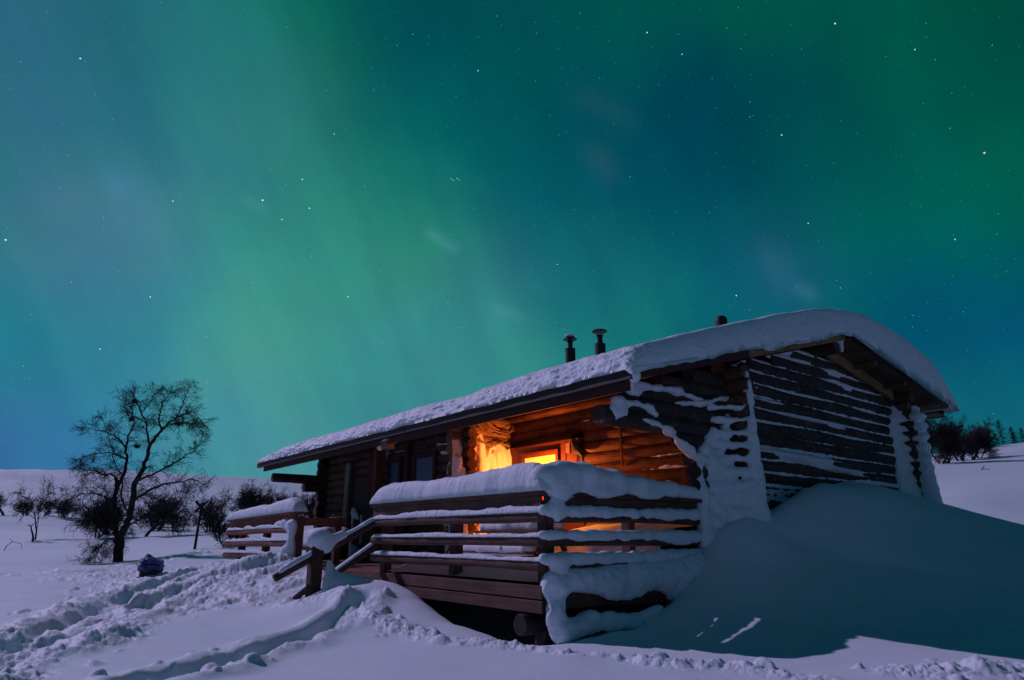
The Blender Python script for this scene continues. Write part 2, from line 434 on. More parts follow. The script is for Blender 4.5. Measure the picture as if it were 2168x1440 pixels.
class MB:
    """mesh builder; coordinates are (u, v, z) of the cabin frame"""
    def __init__(s):
        s.v = []; s.f = []

    def add(s, vs, fs):
        b = len(s.v)
        s.v += [tuple(map(float, p)) for p in vs]
        s.f += [tuple(b + i for i in f) for f in fs]

    def box(s, u0, u1, v0, v1, z0, z1, j=0.0):
        r = lambda: random.uniform(-j, j)
        vs = [(u + r(), v + r(), z + r()) for z in (z0, z1) for v in (v0, v1) for u in (u0, u1)]
        s.add(vs, [(0, 1, 3, 2), (4, 6, 7, 5), (0, 4, 5, 1), (2, 3, 7, 6), (0, 2, 6, 4), (1, 5, 7, 3)])

    def beam(s, p0, p1, w, h, up=(0, 0, 1)):
        p0 = np.array(p0, float); p1 = np.array(p1, float)
        d = p1 - p0; d /= np.linalg.norm(d)
        side = np.cross(d, up); side /= np.linalg.norm(side)
        upv = np.cross(side, d)
        vs = []
        for p in (p0, p1):
            for a, b in ((-1, -1), (1, -1), (1, 1), (-1, 1)):
                vs.append(p + side * a * w / 2 + upv * b * h / 2)
        s.add(vs, [(0, 1, 2, 3), (7, 6, 5, 4), (0, 4, 5, 1), (1, 5, 6, 2), (2, 6, 7, 3), (3, 7, 4, 0)])

    def tube(s, pts, rad, seg=8, jit=0.0, cap=True):
        pts = [np.array(p, float) for p in pts]
        n = len(pts)
        if not hasattr(rad, '__len__'): rad = [rad] * n
        vs = []; fs = []
        ref = None
        for i, p in enumerate(pts):
            d = pts[min(i + 1, n - 1)] - pts[max(i - 1, 0)]
            d = d / (np.linalg.norm(d) + 1e-9)
            if ref is None:
                ref = np.cross(d, (0.13, 0.21, 0.97) if abs(d[2]) < .9 else (1, 0, 0))
            a = ref - d * ref.dot(d); a /= np.linalg.norm(a); ref = a
            b = np.cross(d, a)
            for k in range(seg):
                t = 2 * math.pi * k / seg
                r = rad[i] * (1 + (random.uniform(-jit, jit) if jit else 0))
                vs.append(p + (a * math.cos(t) + b * math.sin(t)) * r)
        for i in range(n - 1):
            for k in range(seg):
                k2 = (k + 1) % seg
                fs.append((i * seg + k, i * seg + k2, (i + 1) * seg + k2, (i + 1) * seg + k))
        if cap:
            fs.append(tuple(range(seg))[::-1]); fs.append(tuple((n - 1) * seg + k for k in range(seg)))
        s.add(vs, fs)

    def log(s, p0, p1, r, seg=14):
        p0 = np.array(p0, float); p1 = np.array(p1, float)
        L = np.linalg.norm(p1 - p0); n = max(4, int(L / 0.22))
        d = (p1 - p0) / L
        pts = []; rad = []
        ph = random.random() * 9
        for i in range(n + 1):
            t = i / n
            w = np.array([math.sin(ph + t * L * 1.3), math.sin(ph * 2 + t * L * .9), math.sin(ph * 3 + t * L * 1.7)]) * 0.007
            w -= d * w.dot(d)
            pts.append(p0 + (p1 - p0) * t + w)
            rad.append(r * (1 + 0.045 * math.sin(ph + t * L * 2.1) + random.uniform(-.02, .02)))
        pts = [pts[0] + d * 0.012 * 0] + pts
        rad = [rad[0] * 0.93] + rad
        pts[0] = pts[1] - d * 0.012
        pts.append(pts[-1] + d * 0.012); rad.append(rad[-1] * 0.93)
        s.tube(pts, rad, seg, jit=0.025)

    def build(s, name, mat, parent=None, smooth=False, bevel=0.0):
        me = bpy.data.meshes.new(name)
        o0 = origin_of(parent)
        vs = np.array(s.v, float) - o0
        loc = np.stack([vs[:, 1], vs[:, 0], vs[:, 2]], 1)     # (v, u, z)
        me.from_pydata(loc.tolist(), [], [f[::-1] for f in s.f])
        me.update()
        o = bpy.data.objects.new(name, me)
        COL.objects.link(o)
        me.materials.append(mat)
        if parent is not None: o.parent = parent
        if smooth: me.shade_smooth()
        if bevel:
            bv = o.modifiers.new("bevel", 'BEVEL'); bv.width = bevel; bv.segments = 2; bv.limit_method = 'ANGLE'
        return o


def np_mesh(name, V, F, mat, parent=None, smooth=True):
    me = bpy.data.meshes.new(name)
    V = np.asarray(V, np.float32); F = np.asarray(F, np.int32)
    me.vertices.add(len(V)); me.vertices.foreach_set("co", V.ravel())
    k = F.shape[1]
    me.loops.add(F.size); me.loops.foreach_set("vertex_index", F.ravel())
    me.polygons.add(len(F)); me.polygons.foreach_set("loop_start", np.arange(0, F.size, k, dtype=np.int32))
    me.polygons.foreach_set("loop_total", np.full(len(F), k, np.int32))
    me.update(calc_edges=True); me.validate()
    if smooth: me.shade_smooth()
    me.materials.append(mat)
    o = bpy.data.objects.new(name, me); COL.objects.link(o)
    if parent is not None: o.parent = parent
    return o


def np_uvz(name, V, F, mat, parent, smooth=True):
    V = np.asarray(V, float) - origin_of(parent)
    V = np.stack([V[:, 1], V[:, 0], V[:, 2]], 1)
    return np_mesh(name, V, np.asarray(F)[:, ::-1], mat, parent, smooth)


# ------------------------------------------------------------------ numpy noise
def _hash(ix, iy, iz, seed):
    h = (ix.astype(np.int64) * 374761393 + iy.astype(np.int64) * 668265263 + iz.astype(np.int64) * 2147483647 + seed * 1274126177) & 0xFFFFFFFF
    h = ((h ^ (h >> 13)) * 1274126177) & 0xFFFFFFFF
    h = ((h ^ (h >> 16)) * 2246822519) & 0xFFFFFFFF
    return ((h ^ (h >> 15)) & 0xFFFFFF).astype(np.float64) / 0xFFFFFF


def vnoise(x, y, z=None, seed=0):
    """smooth value noise in 0..1"""
    ix = np.floor(x); iy = np.floor(y)
    fx = x - ix; fy = y - iy
    fx = fx * fx * fx * (fx * (fx * 6 - 15) + 10); fy = fy * fy * fy * (fy * (fy * 6 - 15) + 10)
    if z is None:
        zz = np.zeros_like(ix)
        a = _hash(ix, iy, zz, seed); b = _hash(ix + 1, iy, zz, seed); c = _hash(ix, iy + 1, zz, seed); d = _hash(ix + 1, iy + 1, zz, seed)
        return (a * (1 - fx) + b * fx) * (1 - fy) + (c * (1 - fx) + d * fx) * fy
    iz = np.floor(z); fz = z - iz; fz = fz * fz * (3 - 2 * fz)
    r = []
    for q in (0, 1):
        a = _hash(ix, iy, iz + q, seed); b = _hash(ix + 1, iy, iz + q, seed); c = _hash(ix, iy + 1, iz + q, seed); d = _hash(ix + 1, iy + 1, iz + q, seed)
        r.append((a * (1 - fx) + b * fx) * (1 - fy) + (c * (1 - fx) + d * fx) * fy)
    return r[0] * (1 - fz) + r[1] * fz


def fbm(x, y, z=None, oct=4, seed=0, gain=0.5):
    t = 0; a = 1; n = 0
    for o in range(oct):
        t = t + a * vnoise(x * 2 ** o + o * 17.3, y * 2 ** o + o * 9.1, None if z is None else z * 2 ** o, seed + o)
        n += a; a *= gain
    return t / n - 0.5


def clods(x, y, cell, seed=0, dens=0.8):
    """bumps: rounded lumps of random size, one per cell"""
    x = x / cell; y = y / cell
    ix = np.floor(x); iy = np.floor(y)
    best = np.zeros_like(x)
    zz = np.zeros_like(ix)
    for dx in (-1, 0, 1):
        for dy in (-1, 0, 1):
            cx = ix + dx; cy = iy + dy
            px = cx + _hash(cx, cy, zz, seed); py = cy + _hash(cx, cy, zz, seed + 1)
            r = 0.25 + 0.55 * _hash(cx, cy, zz, seed + 2) ** 1.6
            on = _hash(cx, cy, zz, seed + 3) < dens
            an = _hash(cx, cy, zz, seed + 4) * 6.28
            ex = (x - px) * np.cos(an) + (y - py) * np.sin(an); ey = -(x - px) * np.sin(an) + (y - py) * np.cos(an)
            d2 = (ex ** 2 + (ey * 1.5) ** 2) / r ** 2
            best = np.maximum(best, np.where(on, np.sqrt(np.clip(1 - d2, 0, 1)) * r, 0))
    return best * cell


def sstep(a, b, x):
    t = np.clip((x - a) / (b - a), 0, 1)
    return t * t * (3 - 2 * t)


class RBF:
    def __init__(s, pts, vals, c=0.05):
        s.p = np.array(pts, float); s.c = c
        y = np.array(vals, float); n = len(y)
        K = s.k(s.p[:, None, :] - s.p[None, :, :]) + np.eye(n) * 1e-4
        A = np.zeros((n + 3, n + 3)); A[:n, :n] = K
        A[:n, n] = 1; A[:n, n + 1:] = s.p; A[n, :n] = 1; A[n + 1:, :n] = s.p.T
        s.w = np.linalg.solve(A, np.concatenate([y, [0, 0, 0]]))

    def k(s, d):
        return -np.sqrt((d ** 2).sum(-1) + s.c ** 2)

    def __call__(s, q):
        out = np.zeros(len(q)); n = len(s.p)
        for i in range(0, len(q), 40000):
            qq = q[i:i + 40000]
            out[i:i + 40000] = s.k(qq[:, None, :] - s.p[None]) @ s.w[:n] + s.w[n] + qq @ s.w[n + 1:]
        return out


# ------------------------------------------------------------------ snow bodies from a signed distance field
def surfnet(F, lo, h):
    """surface nets over a grid of values (negative inside) -> verts, quads"""
    s = F < 0
    nx, ny, nz_ = F.shape
    c = s[:-1, :-1, :-1].astype(np.int8)
    cnt = np.zeros_like(c)
    P = np.zeros(c.shape + (3,)); N = np.zeros(c.shape)
    corners = [(i, j, k) for i in (0, 1) for j in (0, 1) for k in (0, 1)]
    for a in corners:
        cnt = cnt + s[a[0]:nx - 1 + a[0], a[1]:ny - 1 + a[1], a[2]:nz_ - 1 + a[2]]
    act = (cnt > 0) & (cnt < 8)
    idx = np.argwhere(act)
    Fa = {a: F[idx[:, 0] + a[0], idx[:, 1] + a[1], idx[:, 2] + a[2]] for a in corners}
    acc = np.zeros((len(idx), 3)); n = np.zeros(len(idx))
    for a in corners:
        for ax in range(3):
            if a[ax]: continue
            b = list(a); b[ax] = 1; b = tuple(b)
            fa, fb = Fa[a], Fa[b]
            cr = (fa < 0) != (fb < 0)
            t = np.where(cr, fa / np.where(cr, fa - fb, 1), 0)
            p = np.array(a, float)[None] + 0
            p = np.repeat(p, len(idx), 0); p[:, ax] += t
            acc += np.where(cr[:, None], p, 0); n += cr
    V = (idx + acc / n[:, None]) * h + np.array(lo)
    vid = -np.ones(act.shape, np.int64); vid[tuple(idx.T)] = np.arange(len(idx))
    quads = []
    for ax in range(3):
        o1, o2 = [a for a in range(3) if a != ax]
        sl0 = [slice(1, -1)] * 3; sl1 = [slice(1, -1)] * 3
        sl0[ax] = slice(0, -1); sl1[ax] = slice(1, None)
        A = s[tuple(sl0)]; B = s[tuple(sl1)]
        for flip in (False, True):
            e = np.argwhere((A & ~B) if not flip else (~A & B))
            if not len(e): continue
            base = e.copy(); base[:, o1] += 1; base[:, o2] += 1
            q = []
            for d1, d2 in ((-1, -1), (0, -1), (0, 0), (-1, 0)):
                cc = base.copy(); cc[:, o1] += d1; cc[:, o2] += d2
                q.append(vid[cc[:, 0], cc[:, 1], cc[:, 2]])
            q = np.stack(q, 1)
            rev = flip ^ (ax == 1)
            quads.append(q[:, ::-1] if rev else q)
    Q = np.concatenate(quads)
    Q = Q[(Q >= 0).all(1)]
    return V, Q


def smin(a, b, k):
    h = np.clip(0.5 + 0.5 * (b - a) / k, 0, 1)
    return b * (1 - h) + a * h - k * h * (1 - h)


def d_capsule(P, a, b, r, squash=(1, 1, 1)):
    q = np.array(squash, float)
    a = np.array(a, float) / q; b = np.array(b, float) / q; X = P / q
    ab = b - a
    t = np.clip(((X - a) @ ab) / (ab @ ab + 1e-12), 0, 1)
    rr = r if not isinstance(r, tuple) else r[0] + (r[1] - r[0]) * t
    return (np.linalg.norm(X - a - t[..., None] * ab, axis=-1) - rr) * min(q)


def d_ell(P, c, rad):
    rad = np.array(rad, float)
    k0 = np.linalg.norm((P - np.array(c)) / rad, axis=-1)
    return (k0 - 1) * min(rad)


def snow_body(name, prims, h, mat, parent, k=0.08, noise=0.02, nscale=5.0, seed=0, cut=None):
    """prims: ('c', a, b, r, squash) capsules or ('e', centre, radii) ellipsoids in (u,v,z)"""
    lo = np.full(3, 1e9); hi = -lo
    for p in prims:
        if p[0] == 'c':
            m = (max(p[3]) if isinstance(p[3], tuple) else p[3]) * max(p[4] if len(p) > 4 else (1,))
            for q in (p[1], p[2]):
                lo = np.minimum(lo, np.array(q) - m); hi = np.maximum(hi, np.array(q) + m)
        else:
            lo = np.minimum(lo, np.array(p[1]) - p[2]); hi = np.maximum(hi, np.array(p[1]) + p[2])
    lo -= 0.08 + 2 * h; hi += 0.08 + 2 * h
    n = np.ceil((hi - lo) / h).astype(int) + 1
    g = np.stack(np.meshgrid(*[lo[i] + np.arange(n[i]) * h for i in range(3)], indexing='ij'), -1)
    F = None
    for p in prims:
        d = d_capsule(g, p[1], p[2], p[3], p[4] if len(p) > 4 else (1, 1, 1)) if p[0] == 'c' else d_ell(g, p[1], p[2])
        F = d if F is None else smin(F, d, k)
    if noise:
        F = F + noise * 2 * fbm(g[..., 0] * nscale, g[..., 1] * nscale, g[..., 2] * nscale, 4, seed, 0.55)
    if noise: F = F + noise * .55 * fbm(g[..., 0] * nscale * 3.7, g[..., 1] * nscale * 3.7, g[..., 2] * nscale * 3.7, 2, seed + 50)
    if cut is not None: F = np.maximum(F, cut(g))
    F[0] = F[-1] = 1; F[:, 0] = F[:, -1] = 1; F[:, :, 0] = F[:, :, -1] = 1
    V, Q = surfnet(F, lo, h)
    return np_uvz(name, V, Q, mat, parent)


def snow_cap(name, p0, p1, w, hgt, mat, parent, front=0.0, seed=0, hvar=0.35, droop=0.0, endr=0.12, n=None, rough=0.012, base_wave=0.0):
    """long snow ridge lying on a rail from p0 to p1 (u,v,z); w half width, hgt height (number or function of t)"""
    p0 = np.array(p0, float); p1 = np.array(p1, float)
    L = np.linalg.norm(p1 - p0); d = (p1 - p0) / L
    side = np.cross(d, (0, 0, 1)); side /= np.linalg.norm(side)
    up = np.cross(side, d)
    n = n or int(L / 0.022); m = 26
    t = np.linspace(0, 1, n)
    dist = np.minimum(t, 1 - t) * L
    endf = np.sqrt(np.clip(1 - (1 - np.clip(dist / endr, 0, 1)) ** 2, 0, 1))
    h0 = hgt(t) if callable(hgt) else np.full(n, float(hgt))
    hh = h0 * (1 + hvar * 2 * fbm(t * L * 2.2, t * 0 + seed * 3.7, oct=3, seed=seed)) * (0.12 + 0.88 * endf)
    ww = w * (0.75 + 0.25 * endf) * (1 + 0.18 * 2 * fbm(t * L * 2.6, t * 0 + 50 + seed, oct=3, seed=seed + 5))
    ang = np.linspace(0, math.pi, m - 6)
    V = []
    for i in range(n):
        x = np.cos(ang); y = np.sin(ang)
        x = np.sign(x) * np.abs(x) ** 0.75; y = y ** 0.75
        dr = droop * (0.5 + 1.0 * vnoise(np.array([t[i] * L * 3.3]), np.array([seed * 1.0]), seed=seed + 9)[0])
        bw = base_wave * (vnoise(np.array([t[i] * L * 4.0]), np.array([seed * 2.0]), seed=seed + 2)[0] - 0.3)
        xx = np.concatenate([x * ww[i], [-ww[i] * .8, -ww[i] * .3, 0, ww[i] * .3, ww[i] * .8, ww[i] * .95]])
        yy = np.concatenate([y * hh[i] - dr * np.abs(x) ** 4 - bw * (1 - y), np.full(6, 0.0) - bw * .6])
        yy[-6] -= dr * .6; yy[-1] -= dr * .8; yy[-2] -= dr * .6
        pt = p0 + d * (t[i] * L)
        V.append(pt[None] + side[None] * xx[:, None] + up[None] * yy[:, None])
    V = np.array(V)
    nn = fbm(V[..., 0] * 22, V[..., 1] * 22, V[..., 2] * 22, 3, seed + 3)
    V = V + (side[None, None] * nn[..., None] * rough * 2 + up[None, None] * nn[..., None] * rough)
    I = np.arange(n * m).reshape(n, m)
    a = I[:-1]; b = I[1:]
    Q = np.stack([a, np.roll(a, -1, 1), np.roll(b, -1, 1), b], -1).reshape(-1, 4)
    Vf = V.reshape(-1, 3)
    c0 = len(Vf); Vf = np.concatenate([Vf, V[0].mean(0)[None], V[-1].mean(0)[None]])
    r0 = I[0]; r1 = I[-1]
    cap = np.concatenate([np.stack([r0, np.full(m, c0), np.full(m, c0), np.roll(r0, -1)], -1)[:, [0, 1, 3, 3]], np.stack([r1, np.roll(r1, -1), np.full(m, c0 + 1), np.full(m, c0 + 1)], -1)])
    me_q = Q
    mb = bpy.data.meshes.new(name)
    o0 = origin_of(parent)
    loc = Vf - o0; loc = np.stack([loc[:, 1], loc[:, 0], loc[:, 2]], 1)
    faces = [tuple(q[::-1]) for q in me_q.tolist()]
    for k in range(m):
        k2 = (k + 1) % m
        faces.append((int(r0[k2]), c0, int(r0[k])) [::-1]); faces.append((int(r1[k]), c0 + 1, int(r1[k2]))[::-1])
    mb.from_pydata(loc.tolist(), [], faces); mb.update(); mb.shade_smooth(); mb.materials.append(mat)
    o = bpy.data.objects.new(name, mb); COL.objects.link(o); o.parent = parent
    bm = bmesh.new(); bm.from_mesh(mb); bmesh.ops.recalc_face_normals(bm, faces=bm.faces); bm.to_mesh(mb); bm.free()
    return o


# ------------------------------------------------------------------ the ground: one sheet to the horizon
def polar(X, Y):
    return np.stack([np.arctan2(X, Y) * 1.5, np.log(np.maximum(np.hypot(X, Y), 1.0))], -1)


FAR = []
def gz(x, y, z): p = at(x, y, z=z); FAR.append((p[0], p[1], z))
def gd(x, y, D): p = at(x, y, D=D); FAR.append((p[0], p[1], p[2]))
for x, y, z in [(-200, 1440, .4), (0, 1440, .38), (540, 1440, .40), (1084, 1440, .42), (1600, 1440, .43), (2168, 1440, .42), (2400, 1440, .45),
                (0, 1300, .42), (300, 1330, .40), (600, 1390, .40), (-150, 1240, .52), (0, 1225, .56), (300, 1255, .50), (160, 1200, .62), (245, 1190, .68)]:
    gz(x, y, z)
for x, y, D in [(-200, 1150, 45), (-100, 1170, 28), (100, 1160, 33), (75, 1142, 45), (415, 1162, 26), (0, 1086, 85), (150, 1091, 85), (245, 1100, 82), (400, 1097, 82), (550, 1088, 90), (700, 1085, 90), (900, 1085, 90), (1300, 1075, 90), (1700, 1030, 85),
                (-200, 1090, 150), (0, 1093, 150), (250, 1104, 150), (420, 1100, 150), (700, 1094, 150), (1100, 1090, 150), (1600, 1050, 150),
                (-300, 990, 900), (0, 995, 900), (180, 998, 900), (350, 1004, 900), (600, 1018, 900), (1084, 1030, 900), (1600, 1030, 900), (2168, 1000, 900), (2500, 1000, 900),
                (-300, 1010, 1800), (0, 1014, 1800), (600, 1034, 1800), (1084, 1046, 1800), (1600, 1050, 1800), (2168, 1030, 1800),
                (0, 1040, 420), (300, 1046, 420), (600, 1056, 420), (1100, 1062, 420),
                (2000, 985, 38), (2168, 972, 38), (1850, 995, 38), (2168, 938, 60), (2000, 956, 60), (2350, 925, 60), (1800, 985, 62), (2168, 966, 120), (1900, 985, 120), (2400, 960, 120), (2168, 1070, 22), (2030, 1055, 24), (2300, 1090, 20), (1900, 1065, 26)]:
    gd(x, y, D)
for a in (75, 110, 180, -110, -75):
    for R in (3, 12, 60, 900):
        a_ = math.radians(a); FAR.append((R * math.sin(a_), R * math.cos(a_), {3: .4, 12: .5, 60: 2.0, 900: 30}[R]))
FAR.append((0, 1.2, .42)); FAR.append((0, 3.0, .42)); FAR.append((-2, 3.0, .42)); FAR.append((2, 3.0, .43))
FAR.append((0, 25, .95)); FAR.append((5, 25, 1.2)); FAR.append((-5, 17, .72)); FAR.append((0, 17, .7)); FAR.append((6, 16, .9))
FAR = np.array(FAR)
rbf_far = RBF(polar(FAR[:, 0], FAR[:, 1]), FAR[:, 2], 0.12)

NEAR = [  # (u, v, z) round the cabin
    (4.6, -.4, .80), (5.5, -.2, .86), (6.6, -.2, .92), (7.6, -.35, 1.16), (8.6, -.5, 1.10), (10, -.5, .98), (12, -.5, .84), (13.5, -.5, .76), (15, -.5, .72),
    (8.2, -1.3, .86), (10, -1.5, .72), (6.2, -1.3, .72), (5.2, -2.2, .57), (7, -2.5, .56), (12, -2, .62), (9, -3.2, .54),
    (4.0, -.6, .88), (3.5, -.3, .89), (3.0, -.25, .84), (2.53, -.22, .74), (2.1, -.22, .61), (1.66, -.22, .48), (1.1, -.22, .40), (.64, -.22, .355), (-.1, -.25, .36), (-.7, -.25, .39),
    (3.1, -1.0, .78), (2.4, -.7, .68), (2, -1.1, .55), (1, -1, .44), (-.5, -1, .42), (4.2, -1.15, .62), (4.6, -1.6, .55), (4, -2, .50), (2.8, -2, .47), (1.5, -2, .44), (0, -2, .42), (-1.4, -1, .44), (-2.5, -1, .42), (-3, 0, .42), (-2.7, 1, .42), (-1.8, .2, .41), (-4, 1, .43),
    (1.5, .2, .02), (.5, .2, .0), (2.3, .2, .28), (3.0, .3, .55), (1, 1, -.25), (2.5, 1.2, -.1), (.6, 2, -.2), (.3, 1.2, -.1), (4, .6, .62), (4, 2, .45), (6, 1, .70), (8, 1, .75), (10, 1, .75), (12, 1, .72), (6, 4, .5), (3, 5, .5), (9, 5, .5), (3, 8, .6), (9, 8, .7), (12, 4, .9), (12, 8, 1.0), (14, 4, .95), (14, 8, 1.1),
    (-.15, 2.85, 1.30), (-.15, 2.5, .96), (-.15, 2.18, .70), (-.15, 1.85, .58), (-.15, 1.5, .47), (-.15, .9, .40), (-.15, .43, .37), (-.6, .6, .39), (-.6, 1.3, .43),
    (.4, 3.4, 1.2), (.4, 5, 1.5), (.4, 8, 2.0), (.4, 10, 2.1),
    (-.3, 3.2, 1.62), (-.3, 3.7, 1.80), (-.3, 4.3, 1.86), (-.2, 4.7, 1.90), (-.2, 5.3, 2.04), (-.25, 5.8, 2.20), (-.5, 6.2, 2.38), (-.5, 6.6, 2.45), (-.5, 7.2, 2.44), (-.5, 7.8, 2.40), (-.5, 9.1, 2.30), (-.5, 10.2, 2.2), (-.55, 4.62, 2.05), (-.60, 5.1, 2.26), (-.55, 5.6, 2.36), (-1.2, 5.2, 2.0), (-1.2, 4.5, 1.65),
    (-.52, 11, 2.08), (-1.42, 9.7, 1.86), (-2.64, 8.0, 1.70), (-4.2, 6.6, 1.30),
    (0.5, 11.3, 2.1), (2, 12.5, 1.8), (4, 12.5, 1.6), (8, 12.5, 1.4), (.3, 13, 1.85), (-.9, 12.2, 1.80), (-2.0, 10.8, 1.60), (-3.4, 9.2, 1.42), (-5, 8, 1.1), (-1, 15, 1.9), (-3, 12.5, 1.6),
    (-.9, 3.2, 1.18), (-.9, 4, 1.50), (-1.6, 4.2, 1.22), (-1.7, 5.6, 1.72), (-1.5, 7.5, 2.08), (-1.5, 3.2, .92), (-1.2, 2.4, .70), (-2.2, 2.6, .56), (-2.2, 1.7, .46), (-1.2, 1.5, .50), (-3, 3, .55), (-3, 4.5, .80), (-2.6, 6, 1.42), (-4, 4.2, .58), (-4, 5.3, .88), (-5, 4, .48), (-5.5, 6, .8), (-3.6, 2, .44),
]
NEAR = np.array(NEAR)
rbf_near = RBF(NEAR[:, :2], NEAR[:, 2], 0.10)


def seg_dist(X, Y, path):
    """distance to a polyline and the position along it"""
    best = np.full(X.shape, 1e9); arc = np.zeros(X.shape); run = 0.0; sgn = np.zeros(X.shape)
    for (ax, ay), (bx, by) in zip(path[:-1], path[1:]):
        dx, dy = bx - ax, by - ay; L = math.hypot(dx, dy)
        t = np.clip(((X - ax) * dx + (Y - ay) * dy) / (L * L), 0, 1)
        d = np.hypot(X - ax - t * dx, Y - ay - t * dy)
        m = d < best
        best = np.where(m, d, best); arc = np.where(m, run + t * L, arc)
        sgn = np.where(m, np.sign((X - ax) * dy - (Y - ay) * dx), sgn)
        run += L
    return best, arc, sgn


def gpath(pts, z=0.42):
    return [tuple(at(x, y, z=z)[:2]) for x, y in pts]


PATH_A = gpath([(-180, 1440), (-40, 1392), (60, 1362), (120, 1335), (185, 1300), (260, 1272), (330, 1258), (410, 1247)], .43)   # deep footpath from lower left
PATH_A2 = gpath([(150, 1345), (220, 1318), (300, 1288), (380, 1268), (470, 1262), (560, 1262)], .44)
PATH_B = gpath([(240, 1470), (330, 1432), (420, 1408), (510, 1382), (580, 1362), (640, 1350), (700, 1338), (760, 1316)], .42)           # single trench
PATH_C = gpath([(520, 1292), (600, 1304), (680, 1314), (760, 1322), (850, 1345), (960, 1358), (1060, 1368), (1160, 1380), (1260, 1390), (1400, 1402), (1520, 1416), (1640, 1432), (1760, 1448)], .42)  # thrown up clods
PATH_E = gpath([(-120, 1216), (60, 1214), (180, 1212), (290, 1206), (400, 1196), (480, 1196)], .60)
PATH_F = gpath([(150, 1228), (240, 1222), (330, 1228), (430, 1226)], .56)
PATH_R = gpath([(1960, 1428), (2040, 1420), (2120, 1420), (2230, 1432)], .44)
PATH_S = gpath([(640, 1255), (700, 1238), (760, 1215)], .75)


def ground_z(X, Y, detail=True):
    X = np.asarray(X, float); Y = np.asarray(Y, float)
    shp = X.shape
    X = X.ravel(); Y = Y.ravel()
    R = np.hypot(X, Y)
    z = rbf_far(polar(X, Y))
    dx = X - P0[0]; dy = Y - P0[1]
    u = dx * UX[0] + dy * UX[1]; v = dx * VX[0] + dy * VX[1]
    w = sstep(-5.8, -3.6, u) * (1 - sstep(13, 17, u)) * sstep(-3.4, -1.8, v) * (1 - sstep(11.5, 16, v))
    m = w > 0
    zn = np.zeros_like(z); zn[m] = rbf_near(np.stack([u[m], v[m]], 1))
    z = z * (1 - w) + zn * w
    if not detail: return z.reshape(shp)
    # broad wind relief, then sastrugi, then grain
    far = sstep(20, 60, R)
    z = z + fbm(X * .35, Y * .35, oct=3, seed=3) * 0.06 * sstep(1, 6, R) * (1 - w * .3)
    z = z + fbm(X * .05, Y * .09, oct=4, seed=8) * 1.1 * far
    z = z + fbm(X * .008, Y * .012, oct=4, seed=9) * 10 * sstep(200, 600, R)
    wind = X * .9 - Y * .4; cross = X * .4 + Y * .9
    z = z + fbm(wind * .8, cross * 2.6, oct=4, seed=21) * 0.035 * (1 - far)
    near = R < 40
    if near.any():
        x = X[near]; y = Y[near]; uu = u[near]; vv = v[near]
        add = np.zeros_like(x)
        rough = np.zeros_like(x)
        jx = x + fbm(x * 1.6, y * 1.6, oct=2, seed=31) * .35; jy = y + fbm(x * 1.6, y * 1.6, oct=2, seed=33) * .35
        # deep footpath with separate footholes
        for path, wd, dp, rg, sd in ((PATH_A, .32, .18, .55, 1), (PATH_A2, .24, .12, .50, 2), (PATH_B, .19, .125, .22, 3)):
            d, arc, sg = seg_dist(jx, jy, path)
            hole = 0.78 + 0.30 * np.sin(arc * 5.2 + sd) * (vnoise(arc * 1.1, arc * 0, seed=sd) + .3)
            add -= dp * hole * (1 - sstep(wd * .55, wd * 1.25, d))
            add += 0.055 * np.exp(-((d - wd * 1.7) / .16) ** 2) * (0.5 + vnoise(x * 3, y * 3, seed=sd + 40))
            rough = np.maximum(rough, (1.0 if sd != 3 else .4) * np.exp(-((d - wd * (1.1 if sd != 3 else 1.5)) / rg) ** 2) * (vnoise(x * 1.5, y * 1.5, seed=sd + 60) * .9 + .25))
        d, arc, sg = seg_dist(jx, jy, PATH_C)
        amp = 0.75 + .5 * vnoise(arc * .8, arc * 0, seed=77)
        add += 0.05 * np.exp(-(d / .20) ** 2) * amp
        rough = np.maximum(rough, .85 * np.exp(-(d / .20) ** 2) * amp)
        for path, wd in ((PATH_E, .9), (PATH_F, .8)):
            d, arc, sg = seg_dist(jx, jy, path)
            rough = np.maximum(rough, .9 * np.exp(-(d / wd) ** 2) * (vnoise(x * .7, y * .7, seed=5) + .3))
            add += .22 * np.exp(-(d / wd) ** 2) * fbm(x * .9, y * .9, oct=3, seed=15)
        d, arc, sg = seg_dist(jx, jy, PATH_R)
        rough = np.maximum(rough, .8 * np.exp(-(d / .30) ** 2)); add += .05 * np.exp(-(d / .25) ** 2)
        # trodden heap between the steps and the far railing
        heap = sstep(4.4, 5.4, uu) * (1 - sstep(11.5, 14, uu)) * sstep(-4.0, -2.2, vv) * (1 - sstep(-.15, .25, vv))
        rough = np.maximum(rough, heap * (0.75 + .5 * vnoise(x * .9, y * .9, seed=66)))
        add += heap * fbm(x * 1.1, y * 1.1, oct=3, seed=19) * .22
        stairs = sstep(4.3, 4.7, uu) * (1 - sstep(7.2, 7.6, uu)) * sstep(-.4, 0, vv) * (1 - sstep(2, 2.6, vv))
        rough = np.maximum(rough, stairs * .5)
        # drift smooth on the lee side
        lee = sstep(-.2, -.6, -0 + uu * 1.0) * sstep(.5, 1.5, vv)
        rough = np.clip(rough, 0, 1.3)
        qx = x + .05 * fbm(x * 9, y * 9, oct=2, seed=91); qy = y + .05 * fbm(x * 9 + 5, y * 9, oct=2, seed=92)
        lump = clods(qx, qy, .30, 4, .28) * .36 + clods(qx, qy, .15, 14, .6) * .50 + clods(qx, qy, .075, 24, .75) * .62 + clods(qx + .3, qy + .1, .04, 34, .8) * .6
        add += sstep(.18, .75, rough) * lump * 0.54 + sstep(.1, .6, rough) * (fbm(x * 6, y * 6, oct=5, seed=41, gain=.62) * .09 - .01)
        # scattered single clods on the smooth snow
        add += (1 - sstep(.2, .6, rough)) * sstep(.06, .2, rough) * clods(x, y, .16, 54, .14) * .6
        z[near] += add
    return z.reshape(shp)


